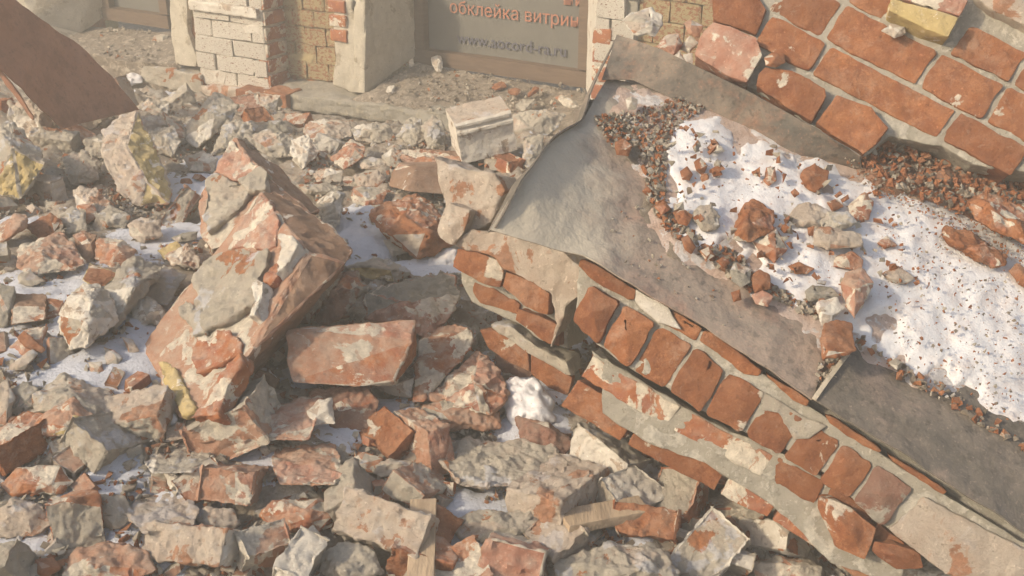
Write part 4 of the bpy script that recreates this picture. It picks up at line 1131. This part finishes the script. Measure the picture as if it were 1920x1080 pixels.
C(11, BF, 'brickm', [(990, 400), (1060, 380), (1160, 400), (1140, 440), (1020, 440)], "small orange fragment below the cornice", "brick piece")
C(11, ML, 'mortar', [(230, 440), (300, 410), (480, 400), (500, 460), (400, 500), (260, 490)], "snowy pale lump near the bottom right of the plank", "mortar lump")
C(11, BF, 'pinkm', [(1120, 560), (1200, 540), (1320, 570), (1310, 620), (1140, 620)], "pink fragment at the bottom edge under the cornice", "brick piece")
C(11, MB, 'mortar', [(540, 560), (700, 500), (860, 530), (900, 610), (700, 650), (560, 640)], "pale block at the bottom edge right of centre", "masonry block")
C(11, ML, 'mortar', [(1370, 560), (1480, 530), (1600, 570), (1750, 540), (1900, 620), (1400, 640)], "pale mortar bank at the bottom right corner", "mortar lump")

# planks
def plank(z, a, b, wdt, th, label):
    (ax, ay), (bx, by) = T(z, [a, b])
    p, q = P(ax, ay, heap_d(ax, ay) - .06), P(bx, by, heap_d(bx, by) - .05)
    bm = bmesh.new(); bmesh.ops.create_cube(bm, size=1)
    L = (q - p).length
    bmesh.ops.scale(bm, verts=bm.verts, vec=(wdt, L, th))
    y = (q - p).normalized(); x = y.cross(Vector((0, 0, 1))).normalized(); zz = x.cross(y)
    bmesh.ops.transform(bm, verts=bm.verts, matrix=Matrix.Translation((p + q) / 2) @ Matrix((x, y, zz)).transposed().to_4x4())
    rough(bm, .002, .03, .0012, 20)
    set_props(obj_from_bm("plank", bm, ['plank'], origin=(p + q) / 2), label, "plank")
plank(11, (148, 380), (140, 640), .045, .02, "narrow weathered wooden plank running out of the bottom edge")
plank(11, (560, 440), (800, 395), .05, .02, "wooden board end lying low under the cornice")

# ------------------------------------------------------------------ masonry under the left end of the tin
end = empty("masonry_end", PG.at(1000, 620, -.1), "brick and mortar stump under the bent left end of the tin", "masonry block")
g = lambda z, pts, mt='brick', **k: piece(k.pop('nm', "brick"), end, z, pts, PG, k.pop('th', .12), mt, **k)
g(6, [(1030, 180), (1120, 195), (1222, 232), (1262, 292), (1240, 376), (1130, 342), (1000, 272)], bulge=.01, lift=.01, **H_)
g(6, [(1272, 292), (1380, 335), (1492, 402), (1480, 512), (1380, 472), (1252, 372)], bulge=.008, lift=.01, **H_)
g(6, [(1082, 352), (1200, 400), (1312, 462), (1302, 518), (1110, 462), (1068, 402)], bulge=.004, lift=-.03, **H_)
g(6, [(1332, 482), (1430, 520), (1532, 572), (1532, 672), (1480, 660), (1420, 622), (1312, 542)], bulge=.014, lift=.0, **H_)
g(6, [(950, 20), (1000, -60), (1110, -20), (1080, 100), (1022, 165), (985, 150), (942, 92)], 'mortarb', nm="mortar_crust", lift=.03, bulge=.01, seg=.012, amp=.005)
g(6, [(870, 450), (960, -210), (1080, -260), (1320, -120), (1300, 60), (1100, 100), (1040, 170), (980, 160)], 'mortar', nm="mortar_crust", lift=.012, bulge=.006, seg=.014, amp=.005, th=.2) if False else None
g(6, [(1010, 160), (1100, 80), (1300, 90), (1560, 180), (1640, 260), (1690, 330), (1640, 420), (1580, 470), (1560, 560), (1500, 680), (1530, 560), (1500, 400), (1270, 280), (1220, 225), (1030, 172)],
  'mortarb', nm="mortar_crust", lift=.016, seg=.014, amp=.006, th=.22)
g(6, [(880, -300), (960, -260), (1060, -230), (1200, -200), (1260, -120), (1180, 40), (1100, 100), (1020, 130), (960, 20)], 'mortarb', nm="mortar_crust", lift=-.01, seg=.014, amp=.006, th=.2)
g(6, [(1000, 260), (1260, 380), (1560, 540), (1560, 700), (1420, 660), (1290, 560), (1060, 460), (1010, 360)], 'joint', nm="mortar_bed", lift=-.035, seg=.02, th=.2)
PG2 = Plane(PG.p - PG.n * .05, (N * math.cos(.25) + V * math.sin(.25)))
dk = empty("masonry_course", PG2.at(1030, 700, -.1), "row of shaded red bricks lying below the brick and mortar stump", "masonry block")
d_ = lambda pts, mt, nm="brick", **k: piece(nm, dk, 6, pts, PG2, k.pop('th', .1), mt, **k)
d_([(1132, 590), (1240, 602), (1372, 700), (1382, 800), (1262, 742), (1180, 692)], 'brick', **H_)
d_([(1394, 705), (1500, 760), (1602, 832), (1572, 926), (1480, 880), (1396, 822)], 'brick', bulge=.005, **H_)
d_([(1190, 705), (1262, 750), (1385, 812), (1350, 880), (1250, 840), (1200, 780)], 'dark', lift=-.02, **H_)  # dark material puts the shadow of the recess into these lower bricks
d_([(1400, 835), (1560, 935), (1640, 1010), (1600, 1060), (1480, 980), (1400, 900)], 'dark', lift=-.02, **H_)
d_([(1130, 600), (1380, 700), (1600, 830), (1620, 1040), (1480, 970), (1200, 780)], 'joint', "mortar_bed", lift=-.03, seg=.02, th=.15)
d_([(1200, 560), (1300, 556), (1450, 676), (1585, 745), (1610, 815), (1480, 755), (1380, 700), (1250, 600)], 'mortar', "mortar_crust", lift=.02, seg=.012, amp=.005)

# ------------------------------------------------------------------ stones on the ledge
K = dict(surf=Plane(PS.p + PS.n * .036, PS.n))
def st(z, mt, pts, label, nm=BF, cat="brick piece", **k):
    kk = dict(K); kk.update(k)
    return C(z, nm, mt, pts, label, cat, tilt=kk.pop('tilt', .5), thick=kk.pop('thick', .6), **kk)
st(3, 'white', [(160, 90), (200, 55), (275, 38), (322, 75), (328, 120), (300, 155), (210, 150)], "white lump with an orange foot perched on the tin's top corner", ML, "mortar lump", dirs=(('brick', (-.5, -.7, .3)),))
st(3, 'pink', [(312, 205), (345, 160), (400, 150), (420, 195), (375, 250)], "pinkish cube on the tin's top edge")
st(3, 'pink', [(410, 215), (450, 165), (485, 190), (450, 235)], "small pink chip right of the pinkish cube")
st(3, 'pinkm', [(430, 105), (460, 88), (505, 115), (490, 160), (450, 150)], "pale pink lump between tin corner and upper bricks")
st(3, 'white', [(385, 240), (410, 225), (425, 268), (400, 275)], "tiny white flake on the upturned strip", PC, "mortar flake")
st(3, 'white', [(428, 245), (460, 240), (465, 290), (440, 292)], "tiny pale flake right of the white one", PC, "mortar flake")
st(3, 'mortar', [(175, 438), (195, 428), (218, 440), (215, 475), (182, 478)], "lone grey pebble on bare tin near its upper end", ML, "pebble")
st(3, 'brick', [(782, 255), (810, 235), (860, 238), (868, 275), (830, 292), (790, 285)], "rounded brick pebble stuck between the upper bricks", surf=Plane(PW.p + PW.n * .03, PW.n))
st(3, 'mortarb', [(1300, 135), (1335, 105), (1395, 115), (1400, 145), (1350, 165)], "mortar lump stuck below the yellow painted brick", ML, "mortar lump", surf=Plane(PW.p + PW.n * .03, PW.n))
st(3, 'brick', [(130, 630), (165, 615), (195, 640), (180, 680), (135, 675)], "orange bit in the dust near the sheet's fold")
st(3, 'brick', [(475, 715), (500, 697), (527, 725), (515, 755), (482, 745)], "small orange cube in the upper snow")
st(3, 'brick', [(415, 755), (440, 735), (462, 765), (450, 788), (422, 785)], "small orange bit left of the upper snow cube")
st(3, 'brickm', [(530, 650), (560, 612), (600, 660), (560, 668)], "pink tipped orange shard at the snow's upper border")
st(3, 'brick', [(548, 745), (575, 728), (592, 765), (560, 770)], "dull red crumb in the upper snow")
st(3, 'brickm', [(790, 740), (825, 738), (830, 790), (800, 812), (780, 790)], "upright pinkish shard in the middle of the snow")
st(3, 'brick', [(940, 780), (955, 748), (1000, 725), (1055, 755), (1052, 800), (1000, 838), (960, 820)], "dark orange chunk in snow under the tin strip")
st(3, 'brick', [(650, 990, 0), (690, 900, -1), (725, 878, -2), (820, 925, -1), (815, 1010, 1), (720, 1060, 2), (650, 1050, 2), (700, 980, 4)], "largest orange block on the snowy ledge", cat="brick chunk")
st(7, 'brickm', [(808, 155), (870, 108), (905, 112), (952, 185), (900, 240), (850, 222)], "orange block leaning below the largest one on the ledge")
st(3, 'mortar', [(462, 950), (490, 912), (545, 900), (582, 950), (570, 1000), (510, 1008)], "round cream stone left of the largest ledge block", ML, "stone")
st(3, 'brick', [(385, 935), (420, 918), (460, 945), (440, 985), (400, 975)], "orange stub left of the round cream stone")
st(3, 'brick', [(300, 905), (340, 885), (365, 915), (330, 940)], "orange chip at the snow's left border")
st(3, 'mortarb', [(890, 960), (930, 900), (1010, 890), (1062, 940), (1020, 1000), (930, 1000)], "broad cream lump half sunk in the snow", ML, "mortar lump")
st(3, 'mortar', [(1030, 975), (1060, 930), (1140, 930), (1185, 975), (1120, 1010), (1050, 1010)], "grey cream stone above the long pale one", ML, "stone", off=.02)
st(7, 'mortarb', [(1062, 170), (1075, 120), (1130, 98), (1250, 130), (1255, 180), (1120, 190)], "long pale stone with a dark gap below it", PC, "stone", off=.02)
st(3, 'brickm', [(1150, 905), (1220, 848), (1252, 885), (1240, 960), (1180, 965)], "pinkish upright brick piece in the snow's centre")
st(3, 'brick', [(1060, 890), (1095, 878), (1120, 905), (1080, 925)], "small orange lump above the cream stones")
st(3, 'brick', [(1255, 840), (1280, 825), (1292, 850), (1265, 858)], "tiny orange crumb above the pinkish upright piece")
st(7, 'brickm', [(1140, 262), (1160, 220), (1215, 205), (1258, 235), (1250, 278)], "flattish orange piece below the long pale stone")
st(7, 'pinkm', [(1172, 330, 0), (1190, 288, -1), (1250, 275, -1), (1305, 330, 1), (1260, 420, 3), (1225, 470, 4), (1190, 420, 2), (1230, 350, 4)], "pinkish brick standing on edge beside the sheet joint", tilt=.3)
st(7, 'grey', [(1030, 365), (1060, 340), (1130, 345), (1162, 378), (1120, 402), (1045, 400)], "flat grey stone above the white lump on the ledge", ML, "stone")
st(7, 'white', [(1066, 430), (1080, 402), (1150, 398), (1178, 435), (1130, 495), (1090, 500)], "white lump on top of the orange cube at the joint", ML, "mortar lump", off=.02)
st(7, 'brick', [(1105, 492, 0), (1150, 486, -1), (1212, 500, -1), (1232, 602, 3), (1200, 622, 3), (1100, 632, 4), (1092, 565, 2), (1118, 598, 4)], "clean orange brick cube at the sheet joint", bevel=.004, off=.02)
st(7, 'grey', [(720, 280), (740, 250), (800, 275), (800, 320), (760, 345), (725, 315)], "greenish grey stone at the snow's lower border", ML, "stone")
st(7, 'brick', [(805, 300), (840, 278), (875, 300), (878, 350), (820, 368)], "orange bit right of the greenish grey stone")
st(7, 'pink', [(810, 380), (850, 362), (892, 385), (870, 422), (825, 415)], "dull pink lump below the orange bit at the border")
st(7, 'brick', [(725, 370), (755, 360), (762, 395), (735, 402)], "tiny orange bit on bare tin under grey stone")
st(7, 'brick', [(600, 200), (630, 182), (652, 215), (620, 240)], "rounded orange pebble on the tin's grit border")
st(7, 'brick', [(668, 240), (690, 225), (712, 245), (690, 262)], "smallest orange pebble on the tin's grit border")
st(7, 'brick', [(522, 150), (545, 135), (572, 180), (558, 205), (535, 190)], "bright orange shard on the grit border")
st(7, 'brick', [(500, 50), (525, 25), (552, 60), (540, 92), (508, 82)], "orange stub at the top of the grit border")
st(7, 'mortar', [(560, 60), (600, 20), (660, 45), (668, 95), (620, 110)], "cream cobble at the top of the grit border", ML, "stone", keep=False)
st(7, 'brick', [(960, 260), (1000, 245), (1055, 270), (1030, 292), (980, 290)], "flat orange flake in the snow below the leaning block")
st(7, 'brickm', [(1325, 165), (1360, 135), (1400, 175), (1350, 188)], "lone orange chip in the open snow at right")
st(7, 'mortarb', [(1340, 290), (1400, 260), (1470, 310), (1430, 330), (1380, 325)], "flat tan crust in the open snow at right", PC, "mortar flake")
st(7, 'mortar', [(1370, 655), (1395, 638), (1422, 655), (1400, 682)], "single pebble in the open snow above dark tin", ML, "pebble")
st(3, 'brick', [(1672, 880, 0), (1700, 850, -1), (1755, 832, -2), (1820, 870, -1), (1960, 950, 0), (1960, 1090, 4), (1780, 1000, 5), (1700, 960, 4), (1760, 900, 6), (1880, 970, 6)], "long ragged orange brick at the right edge of snow", cat="brick chunk", pit=.004)
st(3, 'brick', [(1870, 780), (1960, 700), (1960, 880), (1900, 850)], "orange brick corner at the right edge under dust")
st(7, 'brick', [(1575, 130), (1600, 98), (1680, 110), (1760, 170), (1850, 215), (1840, 255), (1790, 265), (1700, 210), (1610, 170)], "knobbly orange brick lying below the ragged one", cat="brick chunk", pit=.003)
st(7, 'brick', [(1855, 280), (1890, 248), (1960, 290), (1960, 370), (1900, 330)], "orange brick end at the right edge of view")
st(3, 'mortarb', [(1745, 770), (1790, 765), (1850, 840), (1920, 880), (1900, 910), (1800, 850)], "strip of pale mortar between the right edge bricks", PC, "mortar flake")
st(3, 'brick', [(1360, 690), (1395, 665), (1420, 685), (1400, 705)], "orange pebble on the red dust bank")
st(3, 'brickm', [(1425, 780), (1460, 750), (1500, 770), (1470, 800)], "orange lump at the foot of the red dust bank")

# ------------------------------------------------------------------ loose filler pieces in the gaps
def taken(x, y):
    return any(inside(x, y, h) for h in HERO)
def in_slab(x, y):
    slab = [(880, 440), (970, 330), (1060, 240), (1100, 220), (1170, 60), (1400, -20), (1930, -20), (1930, 1090), (1560, 1090), (1500, 960), (1100, 780), (1050, 620), (850, 480)]
    return inside(x, y, slab)
MARKS = [((90, 330), "by the yellow ended block"), ((240, 290), "around the tall yellow sided block"), ((300, 230), "under the rusty sheet's lower corner"),
         ((60, 215), "at the heap's upper left edge"), ((420, 240), "behind the split boulder's tip"), ((560, 250), "below the orange ledge bricks"),
         ((660, 270), "around the small pale brick"), ((760, 260), "left of the cornice stone"), ((620, 340), "behind the brown ridge"),
         ((700, 350), "left of the smooth brown brick"), ((700, 470), "beside the shattered orange chunk"), ((340, 400), "in the snow left of the boulder"),
         ((150, 450), "around the vivid orange brick"), ((40, 500), "at the left edge in snow"), ((240, 520), "around the long pale brick"),
         ((60, 640), "in the snow near the left edge"), ((200, 680), "below the white boulder"), ((60, 770), "in the lower left snow"),
         ((230, 780), "right of the pale squared block"), ((480, 700), "at the boulder's foot"), ((520, 780), "left of the largest loose brick"),
         ((800, 760), "below the slanting red brick"), ((920, 600), "under the masonry stump"), ((1080, 700), "in the gap beside the lower bricks"),
         ((130, 900), "low at left"), ((330, 900), "low between left and centre"), ((620, 920), "low in front of centre"), ((860, 900), "low right of centre"),
         ((1050, 900), "low beneath the cornice"), ((100, 1040), "at the bottom edge far left"), ((400, 1050), "at the bottom edge left of centre"),
         ((700, 1050), "at the bottom edge near the plank"), ((1000, 1040), "at the bottom edge right of centre"), ((1300, 1000), "under the cornice's lower end"), ((990, 270), "between cornice stone and tin")]
KINDS = [("mortar_lump", 'mortar', "pale", "mortar lump"), ("mortar_lump", 'mortarb', "pinkish", "mortar lump"), ("brick_fragment", 'brickm', "mortar-crusted orange", "brick piece"),
         ("brick_fragment", 'pinkm', "dusty pink", "brick piece"), ("brick_fragment", 'brick', "orange", "brick piece"), ("mortar_lump", 'grey', "grey", "mortar lump"),
         ("mortar_lump", 'white', "whitish", "mortar lump"), ("brick_fragment", 'ochre', "yellowish", "brick piece")]
WT = [6, 7, 6, 8, 3, .4, 7, .4]
def lump_pts(x, y, rx, ry, n=7):
    a0 = R.random() * 6.28
    e = R.uniform(.75, 1.1); rot = R.uniform(-.6, .6)
    out = []
    for i in range(n):
        a = a0 + 6.283 * i / n + R.uniform(-.25, .25)
        r = R.uniform(.75, 1.15)
        u, v = math.cos(a) * rx * r * e, math.sin(a) * ry * r
        out.append((x + u * math.cos(rot) - v * math.sin(rot), y + u * math.sin(rot) + v * math.cos(rot)))
    return out
fill = []
for count, radii, ylo, slack in ((30, (34, 42, 50), 1, .62), (34, (50, 60, 72), 790, .8), (60, (40, 48, 56), 200, .95), (110, (26, 31, 37), 195, 1.0), (150, (13, 17, 22), 188, 1.1)):
    made = tries = 0
    while made < count and tries < 5200:
        tries += 1
        x, y = (R.uniform(-15, 1560), R.uniform(ylo, 1085)) if ylo > 1 else (R.uniform(0, 830), R.uniform(190, 300))
        d = heap_d(x, y)
        if P(x, y, d).y > 4.9 or taken(x, y) or in_slab(x, y): continue
        if y < 225 + .12 * (x - 500) and x > 500: continue
        rr = R.choice(radii) * (2.4 / d) ** .9 if ylo != 790 else R.choice(radii)
        if min(edge_dist(x, y, h) for h in HERO) < rr * slack * (.7 if rr > 40 else .9): continue
        if any(math.hypot(x - a, y - b) < (rr + c) * .66 for a, b, c in fill): continue
        if R.random() < (.95 if rr > 22 else .8) and any(((x - sx) / rx) ** 2 + ((y - sy) / ry) ** 2 < 1.0 for sx, sy, rx, ry in SNOWS): continue
        fill.append((x, y, rr)); made += 1
print("filler pieces", len(fill))
def frag(name, mat, x, y, rr, label, cat, group):
    """broken end of a brick or block: a cuboid with random cuts, dropped on the heap"""
    d = heap_d(x, y); r = rr * d / FPX
    sx, sy, sz = r * R.uniform(1.0, 1.5), r * R.uniform(.8, .95), r * R.uniform(.48, .62)
    bm = bmesh.new(); bmesh.ops.create_cube(bm, size=2)
    for v in bm.verts: v.co = Vector((v.co.x * sx * R.uniform(.96, 1.03), v.co.y * sy * R.uniform(.96, 1.03), v.co.z * sz * R.uniform(.95, 1.03)))
    al = ALT[mat]
    for f in bm.faces: f.material_index = R.choice([0, 0, 1, 2]) if abs(f.normal.z) > .5 or R.random() < .4 else 0
    for k in range(R.choice([1, 1, 2])):
        n = Vector((R.choice([-1, 1]), R.gauss(0, .35), R.gauss(0, .35))).normalized() if k == 0 else Vector((R.gauss(0, 1), R.gauss(0, 1), R.gauss(0, 1))).normalized()
        far = max(v.co.dot(n) for v in bm.verts)
        bmesh.ops.bisect_plane(bm, geom=bm.verts[:] + bm.edges[:] + bm.faces[:], plane_co=n * far * R.uniform(.6, .9), plane_no=n, clear_outer=True)
        es = [e for e in bm.edges if len(e.link_faces) == 1]
        if es:
            r_ = bmesh.ops.contextual_create(bm, geom=es)
            for f in r_['faces']: f.material_index = 2 if 'brick' in name else 0
    bmesh.ops.recalc_face_normals(bm, faces=bm.faces)
    q = (Matrix.Rotation(R.uniform(0, 6.28), 3, 'Z') @ Matrix.Rotation(R.gauss(0, .55), 3, 'X') @ Matrix.Rotation(R.gauss(0, .55), 3, 'Y'))
    for v in bm.verts: v.co = q @ v.co
    rough(bm, r * .05, max(.006, r * .15), min(.006, r * .11), 40, pit=r * .05)
    p = P(x, y, d) + Vector((0, 0, sz * .45))
    z0 = min(v.co.z for v in bm.verts)
    bmesh.ops.translate(bm, verts=bm.verts, vec=p)
    set_props(obj_from_bm(name, bm, [mat, al[0], al[-1] if mat != 'brickm' else 'brick'], origin=p + Vector((0, 0, z0))), label, cat, group)
SIZES = [(19, "small"), (30, "fist-sized"), (45, "half-brick sized"), (99, "large")]
for x, y, rr in fill:
    nm, mt, adj, cat = R.choices(KINDS, WT)[0]
    where = min(MARKS, key=lambda m: math.hypot(m[0][0] - x, m[0][1] - y))[1]
    sz = next(n for k, n in SIZES if rr < k)
    lab, grp = f"{sz} {adj} {cat} {where}", f"{sz} {adj} {cat}s {where}"
    if True: frag(nm, mt, x, y, rr, lab, cat, grp)
    else: C(0, nm, mt, lump_pts(x, y, rr, rr * R.uniform(.6, .85), R.choice([5, 6, 7])), lab, cat, tilt=R.uniform(.5, 1.0), off=.005, group=grp, seg=.014, keep=False)

# ------------------------------------------------------------------ grit: far too much to count
def grit(name, mats, spots, label, cat):
    bm = bmesh.new()
    verts, faces, mi = [], [], []
    base = []
    for k in range(12):
        b2 = bmesh.new()
        for _ in range(8): b2.verts.new(Vector((R.choice([-1, 1]) * R.uniform(.55, 1), R.choice([-1, 1]) * R.uniform(.4, 1), R.choice([-1, 1]) * R.uniform(.4, 1))))
        bmesh.ops.convex_hull(b2, input=b2.verts)
        bmesh.ops.delete(b2, geom=[v for v in b2.verts if not v.link_faces], context='VERTS')
        b2.verts.index_update()
        b2.verts.ensure_lookup_table()
        base.append(([v.co.copy() for v in b2.verts], [[v.index for v in f.verts] for f in b2.faces])); b2.free()
    for p, r, m in spots:
        vs, fs = R.choice(base)
        q = Matrix.Rotation(R.random() * 6.28, 3, Vector((R.random() - .5, R.random() - .5, R.random() - .4)).normalized())
        s = Vector((r * R.uniform(.7, 1.4), r * R.uniform(.7, 1.2), r * R.uniform(.5, .9)))
        n0 = len(verts)
        for v in vs: verts.append(p + q @ Vector((v.x * s.x, v.y * s.y, v.z * s.z)))
        for f in fs: faces.append([n0 + i for i in f]); mi.append(m)
    bm.free()
    me = bpy.data.meshes.new(name); me.from_pydata(verts, [], faces)
    me.polygons.foreach_set("material_index", mi)
    for m in mats: me.materials.append(M[m])
    o = bpy.data.objects.new(name, me); COL.objects.link(o)
    return set_props(o, label, cat, None, 'stuff')
spots = []
for _ in range(26000):
    x, y = R.uniform(-30, 1600), R.uniform(170, 1100) if R.random() < .75 else R.uniform(200, 420)
    d = heap_d(x, y); p = P(x, y, d)
    if p.y > 5.1: continue
    n = noise.noise(Vector((x * .012, y * .02, 1)))
    if n < -.12: continue
    sn = any(((x - sx) / rx) ** 2 + ((y - sy) / ry) ** 2 < .8 for sx, sy, rx, ry in SNOWS)
    if sn and R.random() < .5: continue
    r = R.choice([.002, .0025, .003, .0035, .0045, .006, .007, .008, .010])
    spots.append((p + Vector((0, 0, r * .3)), r, R.choices([0, 1, 2], [5, 2, 2])[0]))
grit("grit", ['mortar', 'brick', 'dirt'], spots, "loose grit and crumbs of mortar between the rubble pieces", "grit")
spots = []
def sprinkle(poly, n, rs, wt, lift=.018, plane=PS, dens=None):
    xs = [p[0] for p in poly]; ys = [p[1] for p in poly]; k = 0
    while k < n:
        x, y = R.uniform(min(xs), max(xs)), R.uniform(min(ys), max(ys)); 
        if not inside(x, y, poly): continue
        k += 1
        r = R.choice(rs)
        spots.append((plane.at(x, y, lift + r * .3), r, R.choices([0, 1, 2], wt)[0]))
sprinkle([(1105, 232), (1180, 225), (1280, 195), (1320, 215), (1270, 250), (1235, 300), (1140, 290)], 1000, [.0010, .0015, .002, .003, .0045], [4, 4, 3], .022)
sprinkle([(1195, 290), (1245, 280), (1240, 400), (1300, 460), (1360, 480), (1420, 540), (1530, 590), (1520, 610), (1400, 560), (1290, 480), (1235, 440), (1205, 380)], 1300, [.0010, .0014, .002, .003, .0045, .007], [3, 4, 3], .022)
sprinkle([(1560, 320), (1640, 330), (1800, 400), (1930, 460), (1930, 540), (1800, 480), (1680, 420), (1600, 380)], 900, [.0008, .001, .0015, .002, .003], [1, 7, 2], .045)
sprinkle(red_poly, 3600, [.0008, .0010, .0015, .002, .003, .007], [1, 6, 3], .05)
sprinkle([(1235, 250), (1500, 320), (1640, 380), (1700, 560), (1560, 620), (1420, 540), (1260, 440)], 420, [.0008, .001, .0015, .002, .003, .005, .008], [3, 6, 1], .042)
sprinkle([(1640, 400), (1930, 480), (1930, 850), (1640, 680)], 600, [.001, .0015, .002, .003], [2, 5, 3], .042)
sprinkle([(1590, 645), (1650, 690), (1750, 740), (1830, 790), (1930, 865), (1930, 880), (1820, 812), (1700, 740), (1600, 690)], 110, [.002, .003, .005, .007], [2, 4, 4], .03)
sprinkle([(1120, 300), (1250, 480), (1500, 690), (1480, 720), (1120, 480), (950, 430)], 90, [.0012, .002, .003], [5, 2, 3], .018)
sprinkle([(1525, 690), (1570, 660), (1570, 690), (1540, 740), (1515, 730)], 60, [.003, .004, .006], [3, 3, 3], .02)
grit("brick_crumbs", ['mortar', 'brick', 'dirt'], spots, "small brick and mortar crumbs strewn over the tin and snow", "crumbs")
spots = []
for _ in range(1500):
    x, y = R.uniform(640, 1100), R.uniform(105, 240)
    t = R.random(); s = R.uniform(wsz(690, 150)[0], wsz(1095, 200)[0])
    o_ = R.uniform(-.06, OW - .02)
    k = (o_ + .05) / (OW + .03)
    zf = wsz(760, 200, -.05)[1]; zb = wsz(940, 145, OW - .02)[1]
    p = WX(s, o_, zf + (zb - zf) * k + .006); r = R.choice([.002, .003, .004, .006, .010])
    spots.append((p, r * R.uniform(.5, 1), R.choices([0, 1, 2], [3, .6, 9])[0]))
for _ in range(700):
    s = R.uniform(wsz(130, 80)[0], wsz(340, 100)[0]); o_ = R.uniform(-.03, OW - .02); k = (o_ + .04) / (OW + .02)
    zf = wsz(240, 116, -.04)[1]; zb = wsz(240, 54, OW - .02)[1]
    spots.append((WX(s, o_, zf + (zb - zf) * k + .006), R.choice([.002, .004, .006, .012]), R.choices([0, 1, 2], [4, .6, 6])[0]))
grit("sill_debris", ['mortar', 'brick', 'dirt'], spots, "fine debris covering the sills of the two shop windows", "debris")
def wallbit(x, y, o, rx, ry, mt, nm, label, cat):
    pl = WP(o)
    C(0, nm, mt, lump_pts(x, y, rx, ry), label, cat, surf=pl, thick=.8)
wallbit(821, 120, OW - .1, 11, 14, 'white', PC, "white plaster flake standing on the big window's sill", "plaster piece")
wallbit(732, 168, .02, 6, 8, 'white', PC, "small white flake on the left part of the sill", "plaster piece")
wallbit(935, 162, .2, 18, 7, 'brick', BF, "orange brick shard lying at the window frame's foot", "brick piece")
wallbit(965, 172, .14, 11, 6, 'brick', BF, "second orange shard right of the window sill's middle", "brick piece")
wallbit(1000, 172, .15, 12, 5, 'brick', BF, "orange chip close to the window's right corner", "brick piece")
wallbit(1065, 192, .0, 22, 10, 'brickm', BF, "orange and white brick end on the sill beside the tin", "brick piece")
wallbit(985, 197, .0, 22, 10, 'mortar', ML, "pale lump on the sill behind the cornice stone", "mortar lump")
wallbit(300, 74, .2, 16, 9, 'mortar', ML, "pale lump on the small window's sill", "mortar lump")
wallbit(330, 180, -.15, 20, 6, 'plank', "wood_splinter", "pale splinter of wood leaning at the wall's foot", "wood splinter")
wallbit(240, 150, -.12, 34, 12, 'snow', "snow_clump", "strip of snow behind the rusty sheet's lower end", "snow clump")
